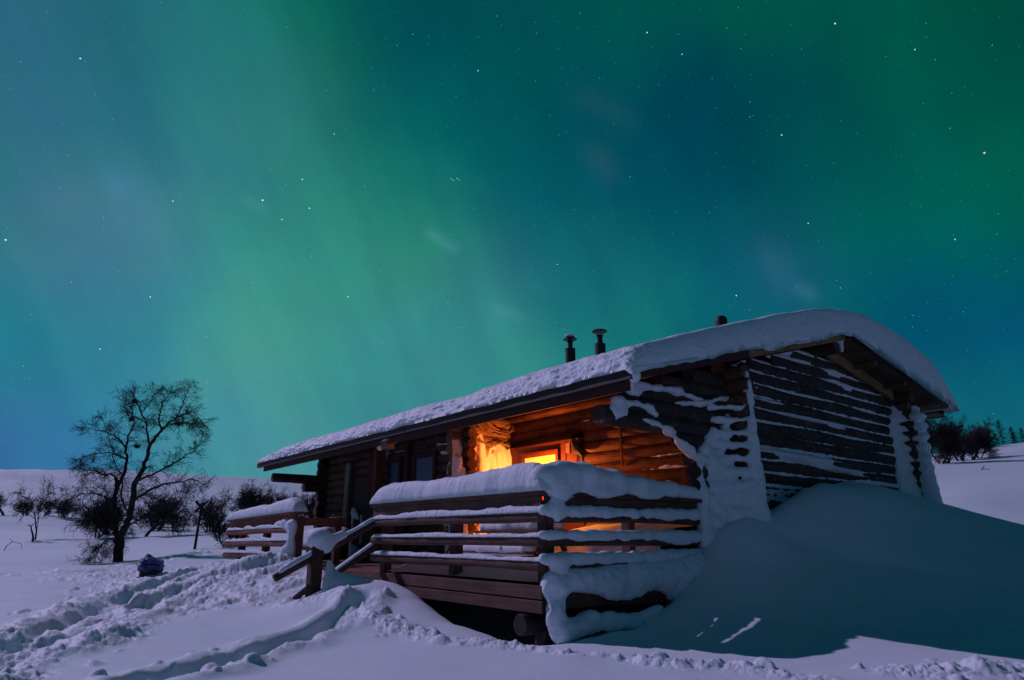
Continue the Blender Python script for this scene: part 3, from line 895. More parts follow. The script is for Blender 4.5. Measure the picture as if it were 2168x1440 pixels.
def build_ground():
    az = np.concatenate([np.linspace(-180, -52, 60), np.linspace(-51.5, -44, 40), np.linspace(-43.9, 43.9, 1150), np.linspace(44, 51.5, 40), np.linspace(52, 180, 60)])
    az = np.radians(np.unique(az)[:-1])
    r = [0.4]
    while r[-1] < 6000:
        R = r[-1]
        k = 1.05 if R < 3.5 else (1.0042 if R < 17 else (1.008 if R < 45 else (1.016 if R < 200 else 1.05)))
        r.append(R * k)
    r = np.array(r)
    A, Rr = np.meshgrid(az, r)
    X = Rr * np.sin(A); Y = Rr * np.cos(A)
    Z = ground_z(X, Y)
    n, m = X.shape
    V = np.stack([X, Y, Z], -1).reshape(-1, 3)
    I = np.arange(n * m).reshape(n, m)
    J = np.roll(I, -1, 1)
    Q = np.stack([I[:-1], J[:-1], J[1:], I[1:]], -1).reshape(-1, 4)[:, ::-1]
    o = np_mesh('ground', V, Q, M['ground'])
    return tag(o, 'snow covered ground with trodden paths and drifts', None, kind='structure')


build_ground()


def gh(x, y):
    return float(ground_z(np.array([x]), np.array([y]))[0])


def gh_uv(u, v):
    w = P0 + u * UX + v * VX
    return gh(w[0], w[1])

# ------------------------------------------------------------------ the log cabin
cabin = cabin_empty('log_cabin', 0, 4.0, 0.9, 'snow laden log cabin with a wide overhanging roof and a warm lit porch', 'cabin')
RIDGE_V, RIDGE_Z = 7.1, 5.2
SLOPE_L = (RIDGE_Z - 3.5) / (RIDGE_V - 0.87)
SLOPE_R = 0.185
U_NEAR, U_FAR = -0.75, 13.3
V_L, V_R = 0.87, 11.75


def roof_z(v):
    v = np.asarray(v, float)
    return np.where(v < RIDGE_V, RIDGE_Z - (RIDGE_V - v) * SLOPE_L, RIDGE_Z - (v - RIDGE_V) * SLOPE_R)


SP, LR = 0.215, 0.122
# gable wall facing the camera's right: logs along v
g = MB()
V_A, V_B = 4.0, 10.4
levels = [0.93 + SP * i for i in range(0, 20)]
for i, z in enumerate(levels):
    if z > 5.0: break
    if z < 2.6: v0 = 2.98 + random.uniform(-.05, .05)
    elif z < 2.8: v0 = 2.92
    elif z < 2.98: v0 = 2.66
    elif z < 3.2: v0 = 1.02
    elif z < 3.42: v0 = 1.45
    else: v0 = max(V_L + .6, RIDGE_V - (RIDGE_Z - z - .16) / SLOPE_L)
    if abs(z - 3.18) < .12: r = 0.135
    else: r = LR
    v1 = V_B + 0.42 + random.uniform(-.05, .05)
    vmax = RIDGE_V + (RIDGE_Z - z - .13) / SLOPE_R
    vmin = RIDGE_V - (RIDGE_Z - z - .13) / SLOPE_L
    v1 = min(v1, vmax); v0 = max(v0, vmin)
    if v1 - v0 < .3: continue
    g.log((random.uniform(-.012, .012), v0, z), (random.uniform(-.012, .012), v1, z), r)
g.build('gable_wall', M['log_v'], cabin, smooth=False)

# porch back wall: logs along u, poking out past the gable corner
w = MB(); ce = MB()
for i in range(0, 17):
    z = 1.04 + SP * i
    if z > float(roof_z(4.0)) - .1: break
    w.log((0.04, 4.0, z), (5.62, 4.0, z), LR)
    ce.log((-0.42 + random.uniform(-.05, .05), 4.0, z), (0.03, 4.0, z), LR)
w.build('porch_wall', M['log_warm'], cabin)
ce.build('corner_logs', M['log_u'], cabin)
# side wall of the front room, facing the porch
w = MB()
for i in range(0, 17):
    z = 0.95 + SP * i
    if z > float(roof_z(3.0)) - .12: break
    w.log((5.62, 2.35 + random.uniform(-.06, .06), z), (5.62, 4.1, z), LR * 1.02)
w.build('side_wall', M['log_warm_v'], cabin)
# front room wall
fw = MB()
for i in range(0, 14):
    z = 1.04 + SP * i
    if z > float(roof_z(2.65)) - .08: break
    fw.log((5.25 + random.uniform(-.05, .05), 2.65, z), (12.75, 2.65, z), LR)
fw.build('front_wall', M['log_u'], cabin)
# far end wall, its top logs carried out to the eave
fe = MB()
for i, z in enumerate(levels):
    if z > 4.9: break
    v0 = 2.32 + random.uniform(-.05, .05)
    if 2.98 <= z < 3.2: v0 = 1.0
    elif 2.8 <= z < 2.98: v0 = 1.9
    v0 = max(v0, RIDGE_V - (RIDGE_Z - z - .13) / SLOPE_L)
    v1 = min(V_B + .4, RIDGE_V + (RIDGE_Z - z - .13) / SLOPE_R)
    if v1 - v0 < .3: continue
    fe.log((12.45, v0, z), (12.45, v1, z), LR * 1.05)
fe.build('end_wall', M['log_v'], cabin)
# back wall
bw = MB()
for i in range(0, 17):
    z = 1.04 + SP * i
    if z > float(roof_z(10.4)) - .1: break
    bw.log((-0.45 + random.uniform(-.06, .06), 10.4, z), (12.9, 10.4, z), LR)
bw.build('back_wall', M['log_u'], cabin)
# floor of the house so that no light leaks through
fl = MB(); fl.box(0.1, 12.4, 4.05, 10.35, .78, .9); fl.box(5.7, 12.4, 2.7, 4.05, .78, .9); fl.build('house_floor', M['dark_box'], cabin)

# roof
roof = MB()
T = .05
def roof_slab(u0, u1, va, vb, zoff, th):
    za, zb = float(roof_z(va)) + zoff, float(roof_z(vb)) + zoff
    vs = [(u0, va, za), (u1, va, za), (u1, vb, zb), (u0, vb, zb), (u0, va, za + th), (u1, va, za + th), (u1, vb, zb + th), (u0, vb, zb + th)]
    return vs, [(0, 3, 2, 1), (4, 5, 6, 7), (0, 1, 5, 4), (1, 2, 6, 5), (2, 3, 7, 6), (3, 0, 4, 7)]
roof.add(*roof_slab(U_NEAR + .03, U_FAR - .03, V_L + .03, RIDGE_V, 0.0, T)); roof.add(*roof_slab(U_NEAR + .03, U_FAR - .03, RIDGE_V, V_R - .03, 0.0, T))
roof_o = roof.build('roof', M['soffit'], cabin)
# boards under the overhang, with gaps (seen on the right side of the gable)
sb = MB()
v = RIDGE_V + .08
while v < V_R - .1:
    wv = .17
    sb.add(*roof_slab(U_NEAR + .05, 0.2, v, min(v + wv, V_R - .06), -0.028 - random.uniform(0, .01), .02))
    v += wv + .028
v = V_L + .1
while v < RIDGE_V - .15:
    sb.add(*roof_slab(U_NEAR + .05, U_FAR - .1, v, v + .17, -0.028 - random.uniform(0, .006), .02)); v += .2
sb.build('soffit_boards', M['soffit'], roof_o)
# lapping purlins under the right overhang
for vv in (8.4, 9.7):
    pu = MB(); z = float(roof_z(vv)) - .09
    pu.box(-.66, .1, vv - .06, vv + .06, z - .05, z + .05)
    pu.build('purlin', M['soffit'], roof_o)
# eave boards: black gutter board over a red one
f1 = MB(); f1.box(U_NEAR - .02, U_FAR, V_L - .06, V_L + .02, 3.40, 3.53); f1.build('fascia_board', M['fascia'], roof_o)
f2 = MB(); f2.box(U_NEAR + .12, U_FAR - .25, V_L + .05, V_L + .09, 3.29, 3.42); f2.build('fascia_board', M['fascia_red'], roof_o)
# barge boards along the gable
b1 = MB()
def rake_board(mb, ua, ub, va, vb, drop, h):
    za, zb = float(roof_z(va)) - drop, float(roof_z(vb)) - drop
    vs = [(ua, va, za), (ub, va, za), (ub, vb, zb), (ua, vb, zb), (ua, va, za + h), (ub, va, za + h), (ub, vb, zb + h), (ua, vb, zb + h)]
    mb.add(vs, [(0, 3, 2, 1), (4, 5, 6, 7), (0, 1, 5, 4), (1, 2, 6, 5), (2, 3, 7, 6), (3, 0, 4, 7)])
rake_board(b1, U_NEAR, U_NEAR + .035, V_L + .05, 3.6, .10, .15); b1.build('barge_board', M['fascia_red'], roof_o)
b2 = MB(); rake_board(b2, U_NEAR + .003, U_NEAR + .04, 3.62, RIDGE_V - .1, .10, .15); b2.build('barge_board', M['pine_board'], roof_o)
b3 = MB(); rake_board(b3, U_NEAR, U_NEAR + .035, RIDGE_V + .02, V_R - .05, .02, .08); b3.build('barge_board', M['fascia'], roof_o)
b4 = MB(); rake_board(b4, -.23, -.17, RIDGE_V + .2, 10.1, .24, .20); b4.build('rafter_board', M['pine_board'], roof_o)
b5 = MB(); b5.box(-.7, .3, V_R - .30, V_R - .26, 4.10, 4.26); b5.build('eave_board', M['fascia_red'], roof_o)
b6 = MB(); b6.box(-.72, .3, V_R - .9, V_R - .32, 4.115, 4.15); b6.build('eave_board', M['soffit'], roof_o)
# ridge log
rl = MB(); rl.log((-.52, RIDGE_V, 5.03), (12.9, RIDGE_V, 5.03), .15); rl.build('ridge_log', M['log_u'], roof_o)


def roof_snow():
    nu, nv = 900, 360
    # parameter spacing is denser at the edges
    def dens(a, b, n, e=.5):
        t = np.linspace(0, 1, n); c = .5 - .5 * np.cos(math.pi * t)
        return a + (b - a) * (t * .1 + c * .9)
    us = dens(U_NEAR - .10, U_FAR + .08, nu); vs = dens(V_L - .10, V_R + .28, nv)
    Ug, Vg = np.meshgrid(us, vs, indexing='ij')
    th = np.interp(Vg, [.7, 1.4, 2.6, 4.6, 7.1, 8.3, 10, 11.2, 12.1], [.25, .31, .42, .50, .60, .84, 1.02, .98, .72])
    th = th + 0.05 * 2 * fbm(Ug * .6, Vg * .7, oct=3, seed=91)
    far = np.clip((U_FAR + .08 - Ug) / 4.2, 0, 1)
    th = th * (np.sqrt(np.clip(1 - (1 - far) ** 2, 0, 1)) * .82 + .18 * sstep(0, .03, far))
    def edge(d, w, p):
        return np.clip(1 - (1 - np.clip(d / w, 0, 1)) ** p, 0, 1) ** (1 / p)
    wob = .05 * fbm(Vg * 2, Ug * 2, oct=3, seed=55)
    e = edge(Ug - us[0], .26, 2.6) * edge(us[-1] - Ug, .3, 2.2) * edge(Vg - vs[0], .42 + .1 * fbm(Ug * .8, Ug * 0, oct=3, seed=4), 2.2) * edge(vs[-1] - Vg, .9, 2.3)
    ridge_soft = .12 * np.exp(-((Vg - RIDGE_V) / .6) ** 2)
    base = roof_z(Vg) + T + .004
    Z = base + th * e - ridge_soft * e
    # ledges and lumps on the eave face, soft ripples elsewhere
    face = (1 - sstep(.3, .95, Vg - vs[0]))
    Hh = Z - base
    nz1 = fbm(Ug * 1.6, Hh * 9 + Ug * .25, Vg * 2, 4, 71); nz2 = fbm(Ug * 3.2 + fbm(Ug, Hh * 5, oct=2, seed=2), Hh * 13, Vg * 4, 4, 72, .6)
    Vd = Vg + face * (-.13 * (nz1 + .1) - .07 * nz2) * sstep(0, .25, e)
    nz3 = fbm(Ug * 13, Hh * 34, Vg * 13, 3, 74, .6)
    Vd = Vd - face * .045 * nz3 * sstep(0, .3, e)
    rk = 1 - sstep(.0, .3, Ug - us[0])
    Ud = Ug + rk * .035 * fbm(Vg * 3, Z * 6, oct=4, seed=81)
    Z = Z + face * .03 * nz2 * sstep(0, .25, e) + .012 * fbm(Ug * 5, Vg * 5, oct=3, seed=83)
    # ragged hanging rim
    rim = (Ug == us[0]) | (Vg == vs[0]) | (Vg == vs[-1]) | (Ug == us[-1])
    drake = np.minimum(Ug - us[0], vs[-1] - Vg)
    sag = (.02 + .08 * vnoise(Vg * 1.7, Vg * 0, seed=12) ** 1.5 + .03 * vnoise(Vg * 6, Vg * 0, seed=13)) * (1 - sstep(0, .16, drake))
    sag = sag + .02 * (1 - sstep(0, .05, Vg - vs[0])) * vnoise(Ug * 2.5, Ug * 0, seed=14)
    Z = Z - sag
    V = np.stack([Ud, Vd, Z], -1).reshape(-1, 3)
    I = np.arange(nu * nv).reshape(nu, nv)
    Q = np.stack([I[:-1, :-1], I[1:, :-1], I[1:, 1:], I[:-1, 1:]], -1).reshape(-1, 4)
    # flat underside just above the boards
    B = np.stack([Ug, Vg, np.where(rim, Z - .002, np.minimum(base, Z) - .004)], -1)
    B = B.reshape(-1, 3); n0 = len(V)
    step = Q[:, ::-1] + n0
    V = np.concatenate([V, B])
    edges = [(I[0, :-1], I[0, 1:]), (I[-1, 1:], I[-1, :-1]), (I[1:, 0], I[:-1, 0]), (I[:-1, -1], I[1:, -1])]
    S_ = [np.stack([b, a, a + n0, b + n0], -1) for a, b in edges]
    Qa = np.concatenate([Q, step] + S_)
    np_uvz('snow_blanket', V, Qa, M['snow'], roof_o)


roof_snow()
# chimneys standing through the roof snow
def pipe(mb, u, v, z0, z1, r, seg=20): mb.tube([(u, v, z0), (u, v, z1)], r, seg)
for (u, v, zt, kind) in ((5.18, 5.5, 6.31, 'a'), (4.17, 5.5, 6.20, 'b')):
    c = MB(); pipe(c, u, v, 4.7, zt - .36, .125); c.tube([(u, v, zt - .37), (u, v, zt - .355)], [.125, .135], 20)
    co = c.build('chimney', M['black_metal'], cabin)
    c = MB(); pipe(c, u, v, zt - .40, zt - .13, .066 if kind == 'b' else .06); c.build('flue', M['black_metal'], co)
    c = MB()
    for k in range(4):
        a = k * math.pi / 2 + .4
        c.tube([(u + .062 * math.cos(a), v + .062 * math.sin(a), zt - .2), (u + .10 * math.cos(a), v + .10 * math.sin(a), zt - .07)], .008, 5)
    if kind == 'a':
        c.tube([(u, v, zt - .115), (u, v, zt - .10), (u, v, zt - .06), (u, v, zt - .01), (u, v, zt)], [.175, .172, .12, .06, .02], 22)
    else:
        c.tube([(u, v, zt - .055), (u, v, zt - .045), (u, v, zt - .025), (u, v, zt)], [.17, .185, .17, .06], 22)
    c.build('chimney_cowl', M['black_metal'], co)
    if kind == 'a':
        snow_body('cowl_snow', [('e', (u, v, zt - .015), (.12, .12, .045))], .014, M['snow'], co, noise=.006)
c = MB(); c.tube([(0.9, 5.5, 4.8), (.9, 5.5, 5.56), (.9, 5.5, 5.62), (.9, 5.5, 5.655), (.9, 5.5, 5.67)], [.115, .115, .108, .08, .03], 20)
co = c.build('vent_pipe', M['black_metal'], cabin, smooth=False)

# porch window: red boxed surround, frame, lit pane
ws = MB(); ws.box(3.22, 5.44, 3.858, 3.885, 1.6, 3.44); ws.build('window_surround', M['red_paint'], cabin)
li = MB(); li.box(3.18, 5.48, 3.755, 3.86, 3.40, 3.50); li.build('lintel', M['shade_black'], cabin)
win = MB()
UA, UB, ZA, ZB, TH = 3.86, 5.06, 2.2, 3.24, .075
for bxs in ((UA, UB, ZB - TH, ZB), (UA, UB, ZA, ZA + TH), (UA, UA + TH, ZA + TH, ZB - TH), (UB - TH, UB, ZA + TH, ZB - TH)):
    win.box(bxs[0], bxs[1], 3.80, 3.858, bxs[2], bxs[3])
win_o = win.build('window', M['red_paint'], cabin, bevel=.006)
wp = MB(); wp.box(UA + TH + .03, UB - TH - .03, 3.842, 3.852, ZA + TH + .03, ZB - TH - .03); wp.build('pane', M['lit_window'], win_o)
wi = MB()
a0, a1, c0, c1 = UA + TH, UB - TH, ZA + TH, ZB - TH
for bxs in ((a0, a1, c1 - .03, c1), (a0, a1, c0, c0 + .03), (a0, a0 + .03, c0 + .03, c1 - .03), (a1 - .03, a1, c0 + .03, c1 - .03)):
    wi.box(bxs[0], bxs[1], 3.825, 3.856, bxs[2], bxs[3])
wi.build('sash', M['red_paint'], win_o)

# porch lamp low on the wall beside the window
lp = MB(); lp.box(4.03, 4.07, 3.335, 3.86, 2.47, 2.50); lp_o = lp.build('porch_lamp', M['black_metal'], cabin)
lp = MB(); lp.tube([(4.05, 3.50, 2.50), (4.05, 3.50, 2.51), (4.05, 3.50, 2.55), (4.05, 3.50, 2.56)], [.03, .045, .045, .02], 14); lp.build('bulb', M['lamp_glow'], lp_o)
ld = bpy.data.lights.new('porch_lamp_light', 'POINT'); ld.energy = 300; ld.color = (1.0, 0.245, 0.036); ld.shadow_soft_size = .05
sd_ = MB(); sd_.box(3.95, 4.55, 3.335, 3.345, 2.42, 2.80); sd_.build('added_light_block', M['black_metal'], lp_o)  # unseen plate added to stop lamp light reaching the steps and foreground
lo = bpy.data.objects.new('porch_lamp_light', ld); COL.objects.link(lo); lo.parent = lp_o
_p = np.array([4.05, 3.50, 2.62]) - origin_of(lp_o); lo.location = (_p[1], _p[0], _p[2])

# openings in the dark front room wall
for (ua, ub, za, zb) in ((6.42, 7.42, 2.0, 3.35), (7.98, 8.62, 2.0, 3.35)):
    fr = MB()
    t = .11
    for bxs in ((ua, ub, zb - t, zb), (ua, ub, za, za + t), (ua, ua + t, za + t, zb - t), (ub - t, ub, za + t, zb - t)):
        fr.box(bxs[0], bxs[1], 2.48, 2.55, bxs[2], bxs[3])
    fo = fr.build('window', M['fascia_red'], cabin)
    pn = MB(); pn.box(ua + t, ub - t, 2.515, 2.53, za + t, zb - t); pn.build('pane', M['pane_tube_blue'], fo)
for (ua, ub) in ((9.22, 9.50), (7.55, 7.72)):
    ps = MB(); ps.box(ua, ub, 2.43, 2.51, .95, 3.6); ps.build('door_casing', M['fascia_red'], cabin)
dr = MB(); dr.box(9.5, 10.4, 2.50, 2.54, .97, 3.0); dr_o = dr.build('door', M['dark_box'], cabin)
hd = MB(); hd.box(9.58, 9.62, 2.44, 2.50, 1.85, 2.05); hd.build('door_handle', M['black_metal'], dr_o)
pk = MB(); pk.box(10.62, 10.85, 2.40, 2.44, .96, 3.42); pk.build('wall_plank', M['grey_plank'], cabin)
# veranda posts under the eave
for u in (8.8,):
    p = MB(); p.box(u - .09, u + .09, 2.22, 2.40, .8, 3.85); p.build('veranda_post', M['rail_red_z'], cabin)

# small shelf boards nailed on the porch wall
sh = MB(); sh.box(1.2, 2.25, 3.74, 3.88, 3.46, 3.49); sh.build('wall_shelf', M['log_warm'], cabin)
sh = MB(); sh.box(2.16, 2.20, 3.84, 3.875, 2.75, 3.44); sh.build('wall_shelf', M['log_warm'], cabin)


# ---- snow and ice sticking to the walls
def wall_snow(name, fixed, a0, a1, z0, z1, axis, level, amp, patches, mat, parent, seed, du=.02, lim=None, out=-1, fx=1.3, fz=3.5, groove=None):
    """a crust filling the grooves between logs; level: depth of the crust below the log crests"""
    na = int((a1 - a0) / du) + 1; nz_ = int((z1 - z0) / (du * .55)) + 1
    A, Z = np.meshgrid(np.linspace(a0, a1, na), np.linspace(z0, z1, nz_), indexing='ij')
    d = level + amp * 2 * fbm(A * fx, Z * fz, oct=4, seed=seed) + .02 * 2 * fbm(A * 9, Z * 16, oct=3, seed=seed + 7)
    if groove is not None:
        # one long strip per joint, lying on the shoulder of the lower log
        gi = np.floor((Z - groove) / SP); gt = (Z - groove) / SP - gi
        d = level + amp * 2 * fbm(A * .55, gi * 7.31, oct=4, seed=seed) + .030 * 2 * fbm(A * 9, Z * 18, oct=4, seed=seed + 7, gain=.6)
        d = d - .05 * sstep(.56, .80, gt) + .012 * np.exp(-((gt - .42) / .14) ** 2)
    for (pa, pz, ra, rz, h) in patches:
        q = ((A - pa) / ra) ** 2 + ((Z - pz) / rz) ** 2
        d = d + h * np.exp(-q ** 1.5)
    e = np.minimum(np.minimum(A - a0, a1 - A) / .1, np.minimum(Z - z0, z1 - Z) / .06)
    d = d - .2 * (1 - sstep(0, 1, e))
    off = LR + d
    if axis == 'v': V = np.stack([fixed + out * off, A, Z], -1)
    else: V = np.stack([A, fixed + out * off, Z], -1)
    I = np.arange(na * nz_).reshape(na, nz_)
    Q = np.stack([I[:-1, :-1], I[1:, :-1], I[1:, 1:], I[:-1, 1:]], -1).reshape(-1, 4)
    keep = np.ones(len(Q), bool)
    if lim is not None: keep = lim(A, Z)[:-1, :-1].ravel()
    keep &= (d[:-1, :-1].ravel() > -.11)
    return np_uvz(name, V.reshape(-1, 3), Q[keep], mat, parent)


def under_roof(A, Z): return Z < roof_z(A) - .10
wall_snow('snow_crust', 0, 4.15, 10.3, 1.5, 5.0, 'v', -.050, .036,
          [(5.2, 2.86, .9, .075, .10), (6.4, 2.84, 1.0, .07, .12), (7.4, 2.72, .9, .05, .10), (8.6, 2.62, .9, .06, .08), (9.6, 2.55, .6, .05, .07), (5.0, 2.2, 1.0, .06, .09), (5.4, 3.76, .8, .03, .06), (6.6, 3.60, 1.2, .035, .07), (7.6, 3.54, .6, .03, .05),
           (5.5, 4.14, .6, .02, .05), (7.7, 4.62, .35, .16, .08), (8.2, 4.40, .16, .10, .08), (6.6, 4.72, .3, .06, .06), (4.6, 1.8, .8, .2, .09), (9.6, 2.0, .9, .25, .05), (9.7, 3.2, .4, .04, .05), (4.6, 3.95, .4, .03, .05)], M['snow'], cabin, 301, lim=under_roof, groove=.93, du=.016)
# right hand corner, plastered thick
snow_body('snow_crust', [('c', (-.08, 10.12, 1.6), (-.06, 10.22, 3.95), (.34, .17), (.8, 1.2, 1)), ('c', (-.02, 10.05, 3.7), (-.05, 10.35, 4.22), .16), ('c', (-.15, 10.3, 4.1), (-.45, 10.6, 4.22), .09), ('c', (-.25, 10.35, 1.5), (-.25, 10.35, 2.4), (.34, .12))] +
          [('c', (-.12, 10.22 + .03 * (i % 2), 1.2 + SP * i), (-.36, 10.41, 1.22 + SP * i), .075 + .03 * random.random()) for i in range(3, 14)], .032, M['snow'], cabin, k=.07, noise=.05, nscale=4.5, seed=5)
snow_body('snow_crust', [('c', (-.52, 10.44, 1.6), (-.47, 10.44, 4.1), (.20, .10), (1, 1, 1))] + [('e', (-.50, 10.43, 1.22 + SP * i), (.17, .16, .10)) for i in range(2, 14)], .028, M['snow'], cabin, k=.05, noise=.045, nscale=6, seed=6)
# porch corner: snow driven over the crossed log ends
pr = [('c', (-.40, 4.0, 1.4), (-.42, 4.0, 4.02), (.15, .055), (1, 1, 1)), ('c', (-.30, 3.95, 1.4), (-.30, 3.95, 2.2), .2), ('c', (-.05, 3.35, 1.2), (-.05, 3.45, 2.65), (.23, .12), (1, 1.7, 1)), ('c', (-.1, 3.6, 1.2), (-.1, 3.7, 2.5), (.26, .12)),
      ('c', (-.08, 3.05, 1.1), (-.08, 3.05, 2.5), (.17, .06)), ('c', (-.10, 3.0, 2.62), (-.12, 2.3, 2.98), (.10, .05), (1, 1, .6)), ('c', (-.12, 2.3, 3.0), (-.12, 1.75, 3.08), (.05, .03), (1, 1, .6)), ('c', (-.10, 3.3, 2.6), (-.10, 3.85, 3.35), (.14, .05), (1, 1, .7)), ('c', (-.10, 3.1, 2.75), (-.10, 3.4, 3.05), .08), ('c', (-.12, 3.2, 3.48), (-.12, 2.5, 3.40), (.08, .03), (1, 1, .45)), ('c', (-.12, 3.0, 3.44), (-.12, 3.9, 3.66), .035)]
for i in range(3, 12): pr.append(('c', (-.1, 3.4, 1.25 + .2 * i), (-.38, 3.95, 1.27 + .2 * i), .085 - .004 * i))
snow_body('snow_crust', pr, .026, M['snow'], cabin, k=.075, noise=.048, nscale=6.5, seed=9)
# lumps on the plate log and above it
snow_body('snow_crust', [('e', (-.10, 1.32, 3.20), (.07, .17, .12)), ('c', (-.10, 1.25, 3.30), (-.10, 1.95, 3.27), .06, (1, 1, .7)), ('c', (-.10, 1.9, 3.26), (-.12, 2.05, 3.18), .05), ('e', (-.1, 1.25, 3.10), (.05, .10, .07))], .018, M['snow'], cabin, k=.06, noise=.025, nscale=9, seed=3)
snow_body('snow_crust', [('c', (-.10, 1.55, 3.55), (-.12, 2.6, 3.60), .07, (1, 1, .7)), ('c', (-.12, 2.4, 3.60), (-.12, 3.2, 3.52), .055, (1, 1, .7)), ('e', (-.12, 1.6, 3.50), (.07, .16, .10)), ('e', (-.35, 1.32, 3.60), (.08, .10, .06))], .02, M['snow'], cabin, k=.07, noise=.035, nscale=7, seed=14)
# ridge log cap of snow
snow_body('snow_crust', [('e', (-.50, RIDGE_V + .02, 5.16), (.10, .17, .07)), ('c', (-.54, RIDGE_V + .12, 5.14), (-.54, RIDGE_V + .13, 4.94), (.06, .03))], .016, M['snow'], cabin, k=.05, noise=.012, nscale=8, seed=2)
# porch: thin frost streaks on the back wall, thick ice on the side wall
wall_snow('snow_crust', 4.0, .1, 5.4, 2.2, 4.2, 'u', -.085, .030, [(2.6, 4.02, .5, .05, .05), (3.3, 4.0, .25, .04, .05), (1.2, 2.9, .5, .1, .03), (1.6, 3.2, .4, .03, .04), (2.4, 3.1, .3, .04, .04), (1.1, 2.7, .5, .05, .05)], M['ice'], cabin, 401)


def side_ice():
    a0, a1, z0, z1 = 2.30, 3.86, .95, 4.2
    na, nz_ = 120, 230
    A, Z = np.meshgrid(np.linspace(a0, a1, na), np.linspace(z0, z1, nz_), indexing='ij')
    # tongues of ice hanging upright, ragged along the top
    top = 3.45 + .26 * fbm(A * 4.2, A * 0, oct=3, seed=601) + .20 * np.exp(-((A - 2.55) / .10) ** 2) * 0 + .22 * np.exp(-((A - 3.05) / .16) ** 2) + .10 * np.exp(-((A - 3.6) / .12) ** 2) - .30 * np.exp(-((A - 3.22) / .05) ** 2)
    ridges = .07 * np.abs(fbm(A * 6.0 + fbm(A * 2, Z * 2, oct=2, seed=3), Z * .8, oct=3, seed=611)) * 2.4
    d = .02 + ridges + .03 * fbm(A * 3, Z * 3, oct=3, seed=612)
    gap = np.exp(-((A - 2.98 - .05 * fbm(Z * 2, Z * 0, oct=2, seed=6)) / .035) ** 2) + .9 * np.exp(-((A - 3.40 - .08 * fbm(Z * 2.3, Z * 0, oct=2, seed=7)) / .045) ** 2) * sstep(2.9, 3.3, Z) + .8 * np.exp(-((A - 2.62) / .03) ** 2) * sstep(2.6, 3.0, Z)
    d = d - .15 * gap * (vnoise(Z * 2.2, A * 5, seed=8) + .35)
    d = d * sstep(0, .22, top - Z) - .22 * sstep(-.02, .12, Z - top)
    off = LR + d
    V = np.stack([5.62 - off, A, Z], -1)
    I = np.arange(na * nz_).reshape(na, nz_)
    Q = np.stack([I[:-1, :-1], I[1:, :-1], I[1:, 1:], I[:-1, 1:]], -1).reshape(-1, 4)
    keep = d[:-1, :-1].ravel() > -.14
    np_uvz('ice_crust', V.reshape(-1, 3), Q[keep], M['ice'], cabin)


side_ice()
# snow plastered on the front room corner beside the porch
snow_body('ice_crust', [('c', (5.45, 2.40, 1.2), (5.42, 2.42, 3.05), (.22, .10), (1, .7, 1)), ('c', (5.3, 2.5, 1.2), (5.33, 2.5, 2.85), (.12, .05))], .022, M['ice'], cabin, k=.05, noise=.045, nscale=6, seed=44)
snow_body('snow_crust', [('c', (5.85, 2.50, 1.4), (5.85, 2.52, 2.98), (.13, .10), (1, .7, 1)), ('c', (5.6, 2.48, 3.24), (6.1, 2.48, 3.27), .06, (1, 1, .6)), ('c', (5.9, 2.48, 3.45), (6.3, 2.48, 3.47), .04, (1, 1, .6))], .022, M['ice'], cabin, k=.05, noise=.02, nscale=6, seed=45)
wall_snow('snow_crust', 2.65, 5.9, 10.3, 1.0, 3.6, 'u', -.075, .035, [(9.9, 1.4, .3, .3, .06)], M['snow'], cabin, 501)
# snow on a frame by the door
snow_body('snow_crust', [('c', (10.25, 2.44, 2.15), (10.0, 2.44, 2.0), .09, (1, .6, 1)), ('c', (10.28, 2.44, 2.2), (10.30, 2.44, 1.25), .035), ('c', (9.78, 2.44, 2.05), (9.74, 2.44, 1.35), .03), ('e', (10.1, 2.42, 1.1), (.3, .15, .22))], .022, M['snow'], cabin, k=.05, noise=.025, seed=46)
# icicle at the eave corner
ic = MB(); ic.tube([(-.72, .9, 3.42), (-.72, .9, 3.3), (-.72, .9, 3.2)], [.018, .011, .003], 7); ic.build('icicle', M['ice'], cabin)
snow_body('snow_crust', [('e', (-.74, .92, 3.46), (.08, .09, .10))], .016, M['snow'], roof_o, noise=.015, seed=8)

# ------------------------------------------------------------------ the deck in front of the porch
deck = cabin_empty('wooden_deck', 0, 0, 0.66, 'snow heaped wooden deck with horizontal log railings in front of the cabin porch', 'deck')
b = MB(); b.box(.02, 12.4, .03, 3.85, .86, .945); b.build('deck_floor', M['rail'], deck)
b = MB(); b.box(0.0, 3.95, -.035, .0, .815, .965); b.build('skirt_board', M['rail'], deck, bevel=.006)
b = MB(); b.box(-.02, 3.6, -.055, -.022, .665, .800); b.build('skirt_board', M['rail'], deck, bevel=.006)
b = MB(); b.box(-.035, 0.0, -.0, 3.0, .70, .95); b.build('skirt_board', M['rail_v'], deck, bevel=.006)
b = MB(); b.log((.30, -.10, .52), (.30, 3.4, .52), .12); b.build('foundation_log', M['log_v'], deck)
b = MB(); b.log((.25, .22, -.35), (.25, .22, .45), .11); b.build('foundation_log', M['log_v'], deck)
b = MB(); b.log((3.2, .3, 0.1), (3.2, .3, .45), .11); b.build('foundation_log', M['log_v'], deck)
# posts
for u, v in ((.075, .085), (2.02, .11), (4.02, .085)):
    b = MB(); b.box(u - .075, u + .075, v - .05, v + .09, .90, 1.93); b.build('post', M['rail_z'], deck, bevel=.008)
for v in (1.60,):
    b = MB(); b.box(.03, .17, v - .06, v + .06, .90, 1.93); b.build('post', M['rail_z'], deck, bevel=.008)
# front rails: half round poles with snow
def rail(parent, p0, p1, r, mat, flat=True):
    mb = MB()
    p0 = np.array(p0, float); p1 = np.array(p1, float)
    mb.log(p0, p1, r, 12)
    return mb.build('rail', mat, parent)


